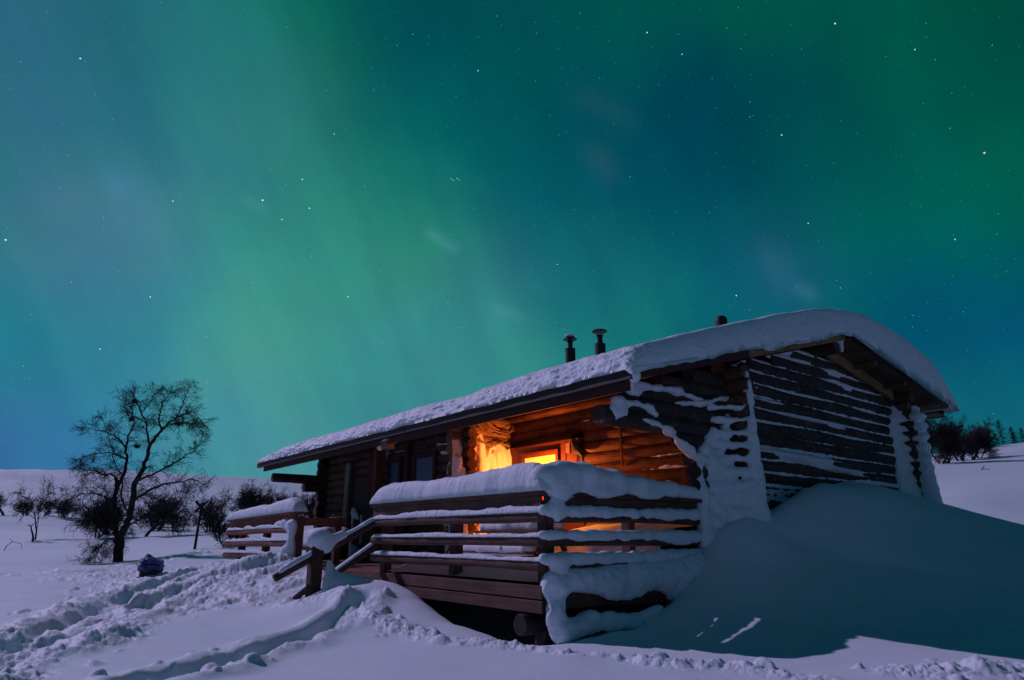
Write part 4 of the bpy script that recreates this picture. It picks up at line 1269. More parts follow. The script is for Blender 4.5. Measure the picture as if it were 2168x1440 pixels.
for i, (z, hs, sd) in enumerate(((1.735, .085, 1), (1.455, .050, 2), (1.185, .055, 3))):
    ro = rail(deck, (.0, -.03, z), (4.22, -.03, z), .060, M['rail'])
    snow_cap('snow', (-.06, -.03, z + .048), (4.22, -.03, z + .048), .072, hs, M['snow_rime'], ro, seed=sd, hvar=.55, endr=.18, droop=.0)
b = MB(); b.box(-.02, 4.25, -.055, -.02, 1.80, 1.98); b.build('rail', M['rail'], deck, bevel=.006)
b = MB(); b.box(-.06, 4.28, -.10, .16, 1.982, 2.035); cap_o = b.build('rail_cap', M['rail'], deck, bevel=.008)
cap_h = lambda t: np.interp(t, [0, .05, .14, .35, .6, .85, .95, 1], [.37, .38, .35, .30, .29, .31, .28, .2])
snow_cap('snow', (-.13, .02, 2.034), (4.32, .02, 2.034), .165, cap_h, M['snow_rime'], cap_o, seed=5, hvar=.10, endr=.42, rough=.010)
# right hand railing towards the cabin, buried in drifted snow
b = MB(); b.box(-.05, -.015, .0, 3.0, 1.80, 1.98); b.build('rail', M['rail_v'], deck, bevel=.006)
b = MB(); b.box(-.10, .16, .17, 3.05, 1.982, 2.035); cap2 = b.build('rail_cap', M['rail_v'], deck, bevel=.008)
sp = []
def chain(pts):
    for (a, ra), (c, rc) in zip(pts[:-1], pts[1:]): sp.append(('c', a, c, (ra, rc), (1.15, 1, 1)))
chain([((.03, .02, 2.21), .15), ((.03, .35, 2.24), .165), ((.03, .70, 2.25), .165), ((.03, 1.25, 2.20), .15), ((.02, 1.7, 2.17), .125), ((.02, 2.4, 2.145), .11), ((.0, 2.95, 2.12), .10)])
sp += [('e', (.02, .25, 2.12), (.16, .3, .2))]
sp += [('e', (-.07, .22, 2.06), (.10, .12, .14)), ('e', (-.08, .95, 2.05), (.07, .3, .07)), ('e', (-.08, 1.9, 2.04), (.05, .2, .05))]
snow_body('snow', sp, .024, M['snow'], cap2, k=.10, noise=.022, nscale=4.0, seed=21)
for z, sd in ((1.735, 11), (1.455, 12), (1.185, 13)):
    ro = rail(deck, (-.03, .06, z), (-.03, 3.05, z), .062, M['rail_v'])
    sp = []
    k = {1.735: .052, 1.455: .046, 1.185: .062}[z]
    pts = []
    for j in range(13):
        v = -.05 + j * .26
        big = 1 + .5 * (vnoise(np.array([v * 1.3]), np.array([sd * 3.3]), seed=sd)[0] - .5) + .35 * max(0, v - 1.4) / 1.6
        pts.append(((-.05, v, z + .078 - .03 * max(0, v - 2.0) * (z < 1.6)), k * big))
    chain(pts)
    for j in range(7):
        v = .08 + j * .45 + .1 * math.sin(sd * j)
        sp.append(('e', (-.075, v, z + .065 - .015 * (j % 2)), (.04, .10 + .05 * (j % 3), .050)))
    if z < 1.3: sp += [('e', (-.08, .16, z - .04), (.07, .13, .10)), ('e', (-.08, 1.9, z - .05), (.08, .45, .13)), ('e', (-.08, 2.75, z - .02), (.1, .35, .16))]
    if z > 1.7: sp += [('e', (-.08, .16, z + .12), (.07, .12, .16))]
    if 1.4 < z < 1.5: sp += [('e', (-.08, 2.45, z + .03), (.06, .30, .09))]
    snow_body('snow', sp, .019, M['snow'], ro, k=.06, noise=.022, nscale=6.5, seed=sd)
# snow hanging from the deck edge below the rails
sp = [('c', (-.05, .10, 1.0), (-.06, 1.5, 1.02), (.13, .17), (1, 1, 1)), ('c', (-.06, 1.5, 1.02), (-.08, 2.9, 1.08), (.17, .24), (1, 1, 1)), ('e', (-.06, .14, .88), (.10, .12, .26)), ('e', (-.08, .10, .66), (.10, .14, .16)), ('e', (-.10, 1.2, .84), (.08, .34, .09)), ('e', (-.10, 2.35, .86), (.10, .4, .18)),
      ('c', (-.12, .16, .46), (-.14, .62, .56), .12), ('c', (-.14, .60, .56), (-.18, 1.3, .50), .10), ('c', (-.18, 1.3, .50), (-.2, 1.75, .60), .08)]
snow_body('snow', sp, .026, M['snow'], deck, k=.08, noise=.048, nscale=5.5, seed=31)


def deck_snow():
    nu, nv = 220, 200
    Ug, Vg = np.meshgrid(np.linspace(-.02, 4.25, nu), np.linspace(.02, 3.85, nv), indexing='ij')
    h = .03 + .15 * sstep(.02, .50, Vg)
    deep = sstep(4.0, 2.6, Ug)
    h = h + deep * (.42 * sstep(1.75, 2.5, Vg) + .16 * sstep(2.6, 3.6, Vg) + .14 * np.exp(-((Ug - .7) / .8) ** 2) * sstep(1.7, 2.4, Vg))
    h = h + (.05 * fbm(Ug * .8, Vg * .8, oct=3, seed=701) + .03 * fbm(Ug * 3, Vg * 3, oct=3, seed=702)) * sstep(.1, .8, Vg)
    h = h * sstep(4.35, 3.6, Ug) + .02
    V = np.stack([Ug, Vg, .946 + np.maximum(h, .01)], -1)
    I = np.arange(nu * nv).reshape(nu, nv)
    Q = np.stack([I[:-1, :-1], I[1:, :-1], I[1:, 1:], I[:-1, 1:]], -1).reshape(-1, 4)
    np_uvz('snow', V.reshape(-1, 3), Q, M['snow'], deck)


deck_snow()

# ------------------------------------------------------------------ far railing beyond the steps
fr = cabin_empty('wooden_railing', 10, 0, .9, 'short reddish wooden railing with a snow covered top board beyond the steps', 'railing')
for u, dz in ((7.83, 0), (9.75, -.02), (11.5, -.05)):
    b = MB(); b.box(u - .085, u + .085, .02 if u > 8 else -.04, .16, .75 + dz, 1.93 + dz); b.build('post', M['rail_red_z'], fr, bevel=.008)
for z, zb, sd in ((1.655, 1.615, 61), (1.385, 1.345, 62), (1.11, 1.085, 63), (.90, .87, 64)):
    ro = rail(fr, (7.95, -.03, z), (12.45, -.03, zb), .062, M['rail_red'])
    snow_cap('snow', (8.0, -.03, z + .05), (12.35, -.03, zb + .05), .07, .07 if z > 1.2 else .05, M['snow_rime'], ro, seed=sd, hvar=.9, endr=.15)
    if z > 1.6:
        snow_body('snow', [('e', (8.25, -.03, z + .12), (.14, .09, .12)), ('e', (8.6, -.03, z + .11), (.35, .07, .09))], .03, M['snow'], ro, noise=.03, nscale=6, seed=65)
b = MB(); b.beam((7.74, 0, 1.885), (12.3, 0, 1.79), .035, .17); b.build('rail', M['rail_red'], fr, bevel=.006)
b = MB(); b.beam((7.72, .02, 1.995), (12.34, .02, 1.905), .25, .05); co = b.build('rail_cap', M['rail_red'], fr, bevel=.008)
snow_cap('snow', (7.66, .02, 2.02), (12.4, .02, 1.925), .17, lambda t: np.interp(t, [0, .1, .4, .8, 1], [.30, .30, .25, .22, .15]), M['snow_rime'], co, seed=66, hvar=.12, endr=.4)
snow_body('snow', [('c', (7.80, -.06, 1.75), (7.84, -.07, 1.0), (.10, .12), (1, .8, 1)), ('e', (7.95, -.06, 1.72), (.16, .09, .14)), ('e', (8.05, -.08, 1.0), (.22, .14, .16)), ('c', (7.83, -.06, .9), (7.9, -.1, 1.2), .14)], .026, M['snow'], fr, noise=.03, nscale=6, seed=67)
# cross rail back to the house
cr = cabin_empty('wooden_railing', 7.83, .6, .9, 'plain dark rail from the far railing back to the cabin corner', 'railing')
b = MB(); b.box(7.80, 7.86, .17, 1.08, 1.74, 1.90); b.build('rail', M['rail_red'], cr, bevel=.005)
b = MB(); b.box(7.80, 7.86, .62, 1.06, 1.44, 1.60); b.build('rail', M['rail_red'], cr, bevel=.005)
b = MB(); b.box(7.74, 7.90, .86, 1.0, .9, 1.92); b.build('post', M['rail_red_z'], cr, bevel=.006)
snow_body('snow', [('c', (7.83, .75, 1.91), (7.83, 1.0, 1.91), .03, (1, 1, .5))], .014, M['snow'], cr, noise=.01, seed=68)

# ------------------------------------------------------------------ hand rail of the steps
hr = cabin_empty('stair_handrail', 4.2, -1.02, .6, 'sloping log handrail of the steps with a snow capped post', 'handrail')
b = MB(); b.box(4.11, 4.29, -1.11, -.93, .45, 1.40); b.build('post', M['rail_z'], hr, bevel=.01)
b = MB(); b.log((4.2, .02, 1.77), (4.2, -1.62, .92), .062); ro = b.build('rail', M['rail_z'], hr)
snow_cap('snow', (4.2, -.02, 1.80), (4.2, -1.58, .985), .06, .055, M['snow'], ro, seed=71, hvar=.5, endr=.1)
b = MB(); b.log((4.25, .02, 1.37), (4.25, -.72, .92), .058); ro = b.build('rail', M['rail_z'], hr)
snow_cap('snow', (4.25, -.01, 1.41), (4.25, -.70, .97), .055, .035, M['snow'], ro, seed=72, hvar=.4, endr=.1)
b = MB(); b.tube([(4.15, -1.10, .78), (4.35, -1.22, .62), (4.46, -1.3, .48)], [.05, .045, .04], 10); b.build('brace', M['rail_z'], hr)
snow_body('snow', [('e', (4.19, -.99, 1.47), (.16, .20, .16)), ('c', (4.2, -.85, 1.43), (4.2, -.6, 1.53), .08), ('e', (4.18, -.88, 1.36), (.08, .10, .10)), ('c', (4.08, -.84, 1.12), (3.98, -.80, .75), (.05, .16)), ('e', (3.86, -.72, .72), (.34, .24, .26)), ('e', (3.6, -.6, .72), (.40, .26, .22))], .024, M['snow'], hr, k=.10, noise=.012, nscale=4, seed=73)

# ------------------------------------------------------------------ things on the deck
tb = cabin_empty('picnic_table', 2.5, 1.75, .95, 'wooden picnic table under a thick dome of snow behind the deck railing', 'table')
b = MB()
for k in range(4): b.box(1.62, 3.42, 1.42 + k * .165, 1.575 + k * .165, 1.57, 1.61)
top = b.build('tabletop', M['rail'], tb, bevel=.005)
for u in (1.85, 3.2):
    for s in (-1, 1):
        b = MB(); b.beam((u, 1.75 + s * .15, 1.56), (u, 1.75 + s * .52, .97), .04, .09, up=(1, 0, 0)); b.build('leg', M['log_warm'], tb)
for s in (-1, 1):
    b = MB(); b.box(1.66, 3.38, 1.75 + s * .55 - .10, 1.75 + s * .55 + .10, 1.26, 1.30); bo = b.build('bench', M['rail'], tb, bevel=.005)
    snow_body('snow', [('c', (1.75, 1.75 + s * .55, 1.33), (3.3, 1.75 + s * .55, 1.33), .10, (1, 1.1, 1))], .03, M['snow'], bo, noise=.02, nscale=4, seed=80 + s)
snow_body('snow', [('c', (1.9, 1.74, 1.70), (2.55, 1.74, 1.73), .26, (1, 1.2, .8)), ('c', (2.5, 1.74, 1.68), (3.22, 1.74, 1.66), .22, (1, 1.4, .75))], .03, M['snow'], top, k=.06, noise=.02, nscale=3, seed=82, cut=lambda g: 1.585 - g[..., 2])
fire_lbl = ['split birch log lying nearest the table leg on the snowy deck', 'round firewood log lying under the snowy picnic table', 'short firewood log lying farthest from the steps under the table']
for k, (u, v, z, a, L) in enumerate(((2.75, 1.3, 1.20, .5, .34), (2.25, 1.6, 1.20, -.4, .36), (1.5, 1.6, 1.22, .2, .32))):
    fo = cabin_empty('firewood_log', u, v, z, fire_lbl[k], 'firewood', 'firewood logs on the deck')
    d = np.array([math.sin(a), math.cos(a), 0]) * L / 2
    p = np.array([u, v, z])
    b = MB(); b.log(p - d, p + d, .06, 12); b.build('bark', M['bark_log'], fo)
    b = MB(); b.tube([p - d * 1.09, p - d * 1.13], [.054, .050], 12); b.build('cut_end', M['cut_wood'], fo)
sv = cabin_empty('snow_shovel', 3.1, .8, 1.0, 'red handled snow shovel leaning behind the deck railing', 'shovel')
b = MB(); b.tube([(3.05, .55, 1.10), (2.85, .85, 1.85)], .018, 8); b.build('handle', M['red_paint'], sv)
b = MB(); b.box(2.93, 3.2, .50, .53, .97, 1.25, .01); b.build('blade', M['white_paint'], sv, bevel=.01)
# bin behind the cross rail
bx = cabin_empty('storage_bin', 9.3, 1.35, .9, 'rounded storage bin capped with snow behind the cross rail', 'bin')
b = MB(); b.box(8.9, 9.8, 1.05, 1.75, 1.0, 1.42); b.build('body', M['dark_box'], bx, bevel=.05)
b = MB(); b.box(8.88, 8.9, 1.2, 1.34, 1.30, 1.40); b.build('latch', M['white_paint'], bx)
snow_body('snow', [('c', (9.0, 1.2, 1.52), (9.75, 1.2, 1.50), .24, (1, 1, .9)), ('c', (9.0, 1.6, 1.52), (9.75, 1.6, 1.50), .24, (1, 1, .9)), ('c', (8.95, 1.0, 1.35), (9.8, 1.0, 1.32), .12)], .03, M['snow'], bx, k=.15, noise=.025, nscale=6, seed=91)

# hanging under the eave and on the walls
fd = cabin_empty('bird_feeder', 5.85, 1.0, 3.10, 'small pale wooden bird feeder hanging under the eave', 'bird feeder')
b = MB(); b.box(5.72, 5.96, .90, 1.08, 3.20, 3.32); b.build('box', M['pine_board'], fd, bevel=.008)
b = MB(); b.box(5.68, 6.0, .86, 1.12, 3.322, 3.345); b.build('lid', M['pine_board'], fd)
b = MB(); b.tube([(5.84, .98, 3.05), (5.84, .98, 3.20)], .022, 8); b.build('tube', M['pane_tube_blue'], fd)
snow_body('snow', [('e', (5.84, .99, 3.36), (.16, .13, .05)), ('e', (6.15, 1.0, 3.27), (.13, .06, .07))], .02, M['snow'], fd, noise=.02, nscale=8, seed=92)


def driftwood(name, base, n, size, label, cat, seed):
    rnd = random.Random(seed)
    e = cabin_empty(name, base[0], base[1], base[2], label, cat)
    mb = MB()
    def br(p, d, L, r, k):
        pts = [p]; rad = [r]
        for i in range(5):
            d = d + np.array([rnd.uniform(-.12, .12), rnd.uniform(-.3, .3), rnd.uniform(-.25, .35)]); d /= np.linalg.norm(d)
            p = p + d * L / 5; pts.append(p); rad.append(r * (1 - i / 6.5))
            if k and rnd.random() < .75:
                d2 = d + np.array([rnd.uniform(-.2, .2), rnd.uniform(-.9, .9), rnd.uniform(-.3, 1.0)])
                br(p, d2 / np.linalg.norm(d2), L * .5, r * .6, k - 1)
        mb.tube(pts, rad, 6)
    for i in range(n):
        br(np.array(base) + np.array([rnd.uniform(-.03, .03), rnd.uniform(-size * .4, size * .4), rnd.uniform(-.1, .1)]), np.array([0, rnd.choice((-1, 1)) * 1.0, rnd.uniform(-.1, .5)]), size * rnd.uniform(.6, 1), .020, 2)
    mb.build('branches', M['antler'], e)
    return e


driftwood('hanging_branches', (5.40, 3.35, 3.72), 5, .75, 'gnarled dead branches hung on the lamp lit log wall', 'branches', 5)
driftwood('reindeer_antlers', (5.38, 3.30, 3.45), 3, .5, 'dark antlers hanging low on the brightly lit icy wall', 'antlers', 9)
bd = cabin_empty('hanging_bundle', 3.3, 3.75, 3.2, 'dark bundle hanging beside the lit window on the log wall', 'bundle')
b = MB(); b.tube([(3.36, 3.76, 3.38), (3.33, 3.76, 3.30), (3.25, 3.77, 3.16), (3.16, 3.78, 3.08), (3.12, 3.78, 3.02)], [.03, .075, .09, .07, .02], 10, jit=.2); b.build('sack', M['dark_box'], bd)
b = MB(); b.tube([(3.52, 3.74, 3.34), (3.58, 3.74, 2.75)], .014, 6); b.build('stick', M['log_warm'], bd)
b = MB(); b.box(3.40, 3.50, 3.70, 3.74, 3.10, 3.30, .015); b.build('board', M['cut_wood'], bd)

# ------------------------------------------------------------------ covered bundle standing in the trodden snow
p = at(315, 1236, D=15.3)
gzv = gh(p[0], p[1])
tp = empty('covered_sled', (p[0], p[1], gzv - .02), .2, 'dark sled load under a blue tarp in the trodden snow', 'sled')
def local_mesh(name, verts, faces, mat, parent, smooth=False):
    me = bpy.data.meshes.new(name); me.from_pydata([tuple(map(float, q)) for q in verts], [], faces); me.update()
    if smooth: me.shade_smooth()
    me.materials.append(mat); o = bpy.data.objects.new(name, me); COL.objects.link(o); o.parent = parent; return o
def local_box(name, x0, x1, y0, y1, z0, z1, mat, parent, bev=.01):
    vs = [(x, y, z) for z in (z0, z1) for y in (y0, y1) for x in (x0, x1)]
    o = local_mesh(name, vs, [(0, 2, 3, 1), (4, 5, 7, 6), (0, 1, 5, 4), (2, 6, 7, 3), (0, 4, 6, 2), (1, 3, 7, 5)], mat, parent)
    bv = o.modifiers.new('bevel', 'BEVEL'); bv.width = bev; bv.segments = 2
    return o
local_box('box', -.19, .20, -.22, .3, -.05, .20, M['dark_box'], tp)
nA, nB = 56, 30
vs = []; fs = []
for j in range(nB):
    t = j / (nB - 1)
    for i in range(nA):
        a = 2 * math.pi * i / nA
        ca, sa = math.cos(a), math.sin(a)
        sq = (abs(ca) ** 3.2 + abs(sa) ** 3.2) ** (-1 / 3.2)
        fold = .016 * math.sin(a * 4 + 5 * t) + .012 * math.sin(a * 9 - 7 * t) + .012 * math.sin(t * 21 + 3 * math.sin(a * 2))
        r = .255 * sq * min(1, (1 - (1 - min(1, t * 1.9)) ** 2.4)) ** .7 + fold * min(1, t * 3) + .02 * max(0, t - .7)
        rag = .03 * math.sin(a * 3 + 1) + .02 * math.sin(a * 7)
        z = .47 - .30 * t ** 2.0 - rag * max(0, t - .5) * 2
        z += .10 * math.exp(-((r * ca + .12) / .09) ** 2 - ((r * sa) / .14) ** 2) - .07 * max(0, ca) * (1 - t)
        vs.append((r * ca, r * sa * 1.1, z))
for j in range(nB - 1):
    for i in range(nA):
        fs.append((j * nA + i, j * nA + (i + 1) % nA, (j + 1) * nA + (i + 1) % nA, (j + 1) * nA + i))
local_mesh('tarp', vs, fs, M['tarp'], tp, True)
def local_tube(name, pts, rad, mat, parent, seg=6):
    mb = MB(); mb.tube(pts, rad, seg)
    return local_mesh(name, mb.v, mb.f, mat, parent, True)
local_tube('runner', [(-.15, -.42, .02), (-.15, -.2, -.01), (-.15, .3, 0)], .02, M['dark_box'], tp)
local_tube('runner', [(.16, -.42, .02), (.16, -.2, -.01), (.16, .3, 0)], .02, M['dark_box'], tp)
local_tube('strap', [(-.275, -.29, .30), (-.1, -.315, .31), (.12, -.31, .30), (.285, -.28, .29)], .012, M['black_metal'], tp)
local_tube('strap', [(-.05, -.31, .22), (-.06, -.30, .38), (-.06, -.18, .50), (-.05, .1, .52)], .012, M['black_metal'], tp)
local_tube('pull_bar', [(.18, -.2, .05), (.32, -.25, .07), (.42, -.22, .14)], .014, M['white_paint'], tp)

tp.scale = (.88, .88, .88)

# ------------------------------------------------------------------ trail marker
p = at(412, 1160, D=26)
gm = gh(p[0], p[1])
tm = empty('trail_marker', (p[0], p[1], gm), 0.1, 'grey trail marker post with crossed boards on top', 'trail marker')
H = 1.72
local_tube('post', [(0, 0, -.3), (.03, 0, H * .5), (.06, 0, H)], [.055, .05, .045], M['bark'], tm, 8)
for s in (-1, 1):
    o = local_box('cross_board', -.29, .29, -.015, .015, -.045, .045, M['bark'], tm, .004)
    o.location = (.06, -.055 - .032 * (s > 0), H - .15); o.rotation_euler = (0, s * math.radians(42), 0)

# ------------------------------------------------------------------ trees
def grow(rnd, out, p, d, L, r, depth, droop=0.0, spread=.75, kids=4, wig=.22, curl=0.0):
    """out: list of (points, radii, depth)"""
    n = 5 if depth > 1 else 4
    if depth == 0: n = 3
    pts = [p.copy()]; rad = [r]
    for i in range(n):
        d = d + np.array([rnd.gauss(0, wig), rnd.gauss(0, wig), rnd.gauss(0, wig) + curl - droop * (1 if depth < 2 else .2)])
        d /= np.linalg.norm(d)
        p = p + d * (L / n)
        pts.append(p.copy()); rad.append(r * (1 - .75 * (i + 1) / n) if depth < 3 else r * (1 - .5 * (i + 1) / n))
        if depth > 0 and (i > 0 or depth < 3):
            for _ in range(kids if i == n - 1 else max(1, kids // 2)):
                s = np.array([rnd.gauss(0, 1), rnd.gauss(0, 1), rnd.gauss(0, 1)])
                s -= d * s.dot(d); s /= np.linalg.norm(s) + 1e-6
                d2 = d * rnd.uniform(.55, 1.0) + s * spread * rnd.uniform(.6, 1.2)
                d2 /= np.linalg.norm(d2)
                grow(rnd, out, p, d2, L * rnd.uniform(.48, .72), rad[-1] * rnd.uniform(.5, .75), depth - 1, droop, spread, kids, wig, curl)
    out.append((pts, rad, depth))


def tubes_mesh(name, segs, mat, parent, minr=.0, sides=None):
    V = []; F = []
    for pts, rad, depth in segs:
        sd = sides or (3 if depth <= 1 else (5 if depth == 2 else 7))
        mb = MB(); mb.tube(pts, [max(q, minr) for q in rad], sd, cap=False)
        b0 = len(V); V += mb.v; F += [tuple(b0 + i for i in f) for f in mb.f]
    me = bpy.data.meshes.new(name); me.from_pydata(V, [], F); me.update(); me.materials.append(mat)
    o = bpy.data.objects.new(name, me); COL.objects.link(o); o.parent = parent
    print('SEGS', name, len(segs))
    return o


# the big birch: main limbs follow the photograph, twigs grow from them
TD = 24.5
pb = at(246, 1186, D=TD)
zb = gh(pb[0], pb[1])
birch = empty('birch_tree', (pb[0], pb[1], zb), 0, 'tall bare gnarled birch with a spreading crown, largest of the trees', 'tree')
def tp_(x, y, dy=0.0):
    q = at(280 + (x - 280) * .94, 1186 + (y - 1186) * .985, D=TD + dy)
    return np.array([q[0] - pb[0], dy, q[2] - zb - (pb[2] - zb) * 0])
LIMBS = [
    ([(246, 1196, 0), (248, 1165, 0), (250, 1140, 0)], .165, .17),
    ([(250, 1142, 0), (243, 1120, .1), (238, 1090, .2), (240, 1062, .3), (246, 1030, .3), (243, 1010, .3)], .10, .068),
    ([(250, 1142, 0), (262, 1118, -.1), (275, 1095, -.1), (280, 1060, -.2), (284, 1022, -.2)], .135, .092),
    ([(284, 1022, -.2), (302, 995, -.3), (312, 970, -.3), (320, 938, -.4), (333, 920, -.4), (345, 908, -.5), (360, 893, -.6), (378, 880, -.7), (398, 872, -.8)], .085, .024),
    ([(320, 940, -.4), (315, 915, -.3), (312, 892, -.2), (300, 868, .1), (288, 846, .3), (283, 832, .4)], .04, .014),
    ([(345, 908, -.5), (340, 885, -.5), (345, 860, -.4), (352, 842, -.4), (362, 830, -.4)], .034, .012),
    ([(246, 1030, .3), (262, 1000, .4), (268, 972, .5), (266, 945, .6), (270, 920, .6), (285, 890, .7), (280, 862, .8)], .07, .016),
    ([(266, 950, .6), (255, 930, .8), (238, 918, 1.0), (218, 910, 1.2), (195, 905, 1.3), (178, 902, 1.4)], .036, .010),
    ([(243, 1010, .3), (232, 1000, .2), (222, 1003, .1), (208, 1000, 0), (195, 992, -.1), (180, 994, -.1), (168, 990, -.2)], .036, .010),
    ([(268, 970, .5), (250, 962, .9), (228, 955, 1.1), (205, 956, 1.3), (180, 962, 1.4), (165, 968, 1.5)], .034, .009),
    ([(284, 1022, -.2), (300, 1012, -.6), (325, 1003, -.9), (350, 990, -1.1), (378, 975, -1.3), (400, 960, -1.4), (420, 953, -1.5)], .05, .012),
    ([(280, 1060, -.2), (305, 1045, -.5), (330, 1030, -.8), (355, 1022, -1.0), (385, 1018, -1.2), (415, 1012, -1.3), (436, 1022, -1.4)], .056, .012),
    ([(240, 1062, .3), (222, 1050, .5), (205, 1045, .6), (180, 1042, .7), (158, 1048, .8), (146, 1052, .8)], .032, .008),
    ([(238, 1095, .2), (225, 1090, -.1), (210, 1095, -.2), (195, 1088, -.3), (182, 1098, -.4), (176, 1102, -.4)], .028, .008),
    ([(250, 1135, 0), (232, 1140, -.2), (218, 1145, -.3), (208, 1158, -.4), (198, 1172, -.5), (192, 1182, -.5)], .02, .006),
    ([(262, 1118, -.1), (285, 1105, .3), (300, 1092, .4), (318, 1088, .5), (340, 1075, .6)], .03, .009),
    ([(275, 1095, -.1), (262, 1070, .5), (255, 1040, .7), (258, 1010, .9), (240, 975, 1.0), (232, 940, 1.0), (215, 888, 1.0)], .040, .009),
    ([(360, 893, -.6), (385, 895, -.3), (405, 890, -.1), (425, 898, 0), (438, 910, .1)], .026, .008),
    ([(398, 872, -.8), (415, 868, -.9), (428, 878, -.9), (436, 888, -.9)], .018, .007),
    ([(378, 880, -.7), (395, 850, -.6), (400, 830, -.6), (405, 818, -.6)], .022, .007),
    ([(300, 868, .1), (320, 850, .2), (325, 835, .2), (335, 825, .2)], .02, .007),
    ([(312, 892, -.2), (290, 880, -.5), (270, 872, -.7), (262, 860, -.8), (265, 838, -.9)], .024, .007),
]
rnd = random.Random(3)
trunk_segs = []; twigs = []
for li, (pts, r0, r1) in enumerate(LIMBS):
    P = [tp_(x, y, dy) for x, y, dy in pts]
    # subdivide with wobble
    Q = []
    for a, c in zip(P[:-1], P[1:]):
        for k in range(3): Q.append(a + (c - a) * k / 3 + (np.array([rnd.gauss(0, .018), rnd.gauss(0, .03), rnd.gauss(0, .014)]) if k else 0))
    Q.append(P[-1])
    n = len(Q)
    R = [r0 + (r1 - r0) * i / (n - 1) for i in range(n)]
    trunk_segs.append((Q, R, 3))
    if li in (0,): continue
    start = 2 if r0 > .05 else 1
    for i in range(start, n):
        if li in (1, 2) and rnd.random() < .55: continue
        d = Q[i] - Q[i - 1]; d /= np.linalg.norm(d)
        thin = R[i] < .035
        low = Q[i][2] < 2.4
        for _ in range(3 if low else (2 if thin else 1)):
            s = np.array([rnd.gauss(0, 1), rnd.gauss(0, .8), rnd.gauss(0, 1)]); s -= d * s.dot(d); s /= np.linalg.norm(s)
            d2 = d * .6 + s * .8; d2 /= np.linalg.norm(d2)
            grow(rnd, twigs, Q[i], d2, rnd.uniform(.24, .46) * (1.1 if low else 1), min(R[i] * .5, .013), 2 if rnd.random() < .6 else 1, droop=.05, spread=.8, kids=2 if not low else 3, wig=.20)
    if r1 < .03:
        d = Q[-1] - Q[-2]; d /= np.linalg.norm(d)
        for _ in range(3): grow(rnd, twigs, Q[-1], d, rnd.uniform(.2, .34), r1 * .8, 2, droop=.06, spread=.7, kids=2)
tubes_mesh('trunk', trunk_segs, M['bark'], birch)
tubes_mesh('crown', twigs, M['twig'], birch, minr=.0038)
# witches' brooms: dense twig balls
for (x, y, dy) in ((278, 884, .6), (292, 942, .2), (382, 894, -.7), (285, 845, .4)):
    c = tp_(x, y, dy); segs = []
    for k in range(90):
        d = np.array([rnd.gauss(0, 1), rnd.gauss(0, 1), rnd.gauss(0, .7)]); d /= np.linalg.norm(d)
        segs.append(([c, c + d * .09, c + d * .09 + np.array([rnd.gauss(0, .05), rnd.gauss(0, .05), rnd.uniform(0, .12)])], [.008, .006, .004], 0))
    tubes_mesh('twig_cluster', segs, M['twig'], birch, minr=.004)


def make_bush(name, seed, h, stems, spreadw, kids, depth, lean=0.0, minr=.008, curl=.05):
    r = random.Random(seed)
    e = empty(name, (0, 0, 0))
    tr = []; tw = []
    for s in range(stems):
        a = r.uniform(0, 6.28)
        d = np.array([math.cos(a) * spreadw + lean, math.sin(a) * spreadw, 1.0]); d /= np.linalg.norm(d)
        segs = []
        p0 = np.array([math.cos(a) * .06 * stems ** .5, math.sin(a) * .06 * stems ** .5, -.1])
        grow(r, segs, p0, d, h * r.uniform(.45, .62), h * .022, depth, droop=.03, spread=.75, kids=kids, wig=.17, curl=curl)
        for q in segs: (tr if q[2] == depth else tw).append(q)
    top = sorted(q[0][-1][2] for q in tw)[int(len(tw) * .985)]
    f = h / top
    tr = [([p * f for p in a], [x * f for x in b_], c) for a, b_, c in tr]; tw = [([p * f for p in a], [x * f for x in b_], c) for a, b_, c in tw]
    tubes_mesh('trunk', tr, M['bark'], e, minr=.014)
    tubes_mesh('crown', tw, M['twig'], e, minr=minr)
    return e


def make_spruce(name, seed, h, w):
    r = random.Random(seed)
    e = empty(name, (0, 0, 0))
    tubes_mesh('trunk', [([np.array([0, 0, -.2]), np.array([0.02, 0, h * .5]), np.array([0, 0, h * .98])], [h * .018, h * .012, .01], 3)], M['bark'], e)
    V = []; F = []
    z = h * .12
    while z < h * .98:
        f = (1 - z / h)
        R = w * (f ** .75) * r.uniform(.55, 1.1) + .06
        for k in range(9):
            a = r.uniform(0, 6.28); L = R * r.uniform(.5, 1.15)
            dz = -.22 * L * r.uniform(.2, 1.3)
            for q in range(6):
                t = r.uniform(.15, 1)
                p = np.array([math.cos(a) * L * t, math.sin(a) * L * t, z + dz * t])
                for _ in range(3):
                    s = .05 + .10 * r.random()
                    d1 = np.array([r.gauss(0, 1), r.gauss(0, 1), r.gauss(0, .5)]) * s * h / 4; d2 = np.array([r.gauss(0, 1), r.gauss(0, 1), r.gauss(0, .5)]) * s * h / 8
                    b0 = len(V); V += [tuple(p), tuple(p + d1), tuple(p + d1 * .6 + d2)]; F.append((b0, b0 + 1, b0 + 2))
        z += h * .045
    me = bpy.data.meshes.new('crown'); me.from_pydata(V, [], F); me.update(); me.materials.append(M['needle'])
    o = bpy.data.objects.new('crown', me); COL.objects.link(o); o.parent = e
    return e


def copy_thing(src):
    c = src.copy(); COL.objects.link(c)
    for ch in src.children:
        k = ch.copy(); COL.objects.link(k); k.parent = c
    return c


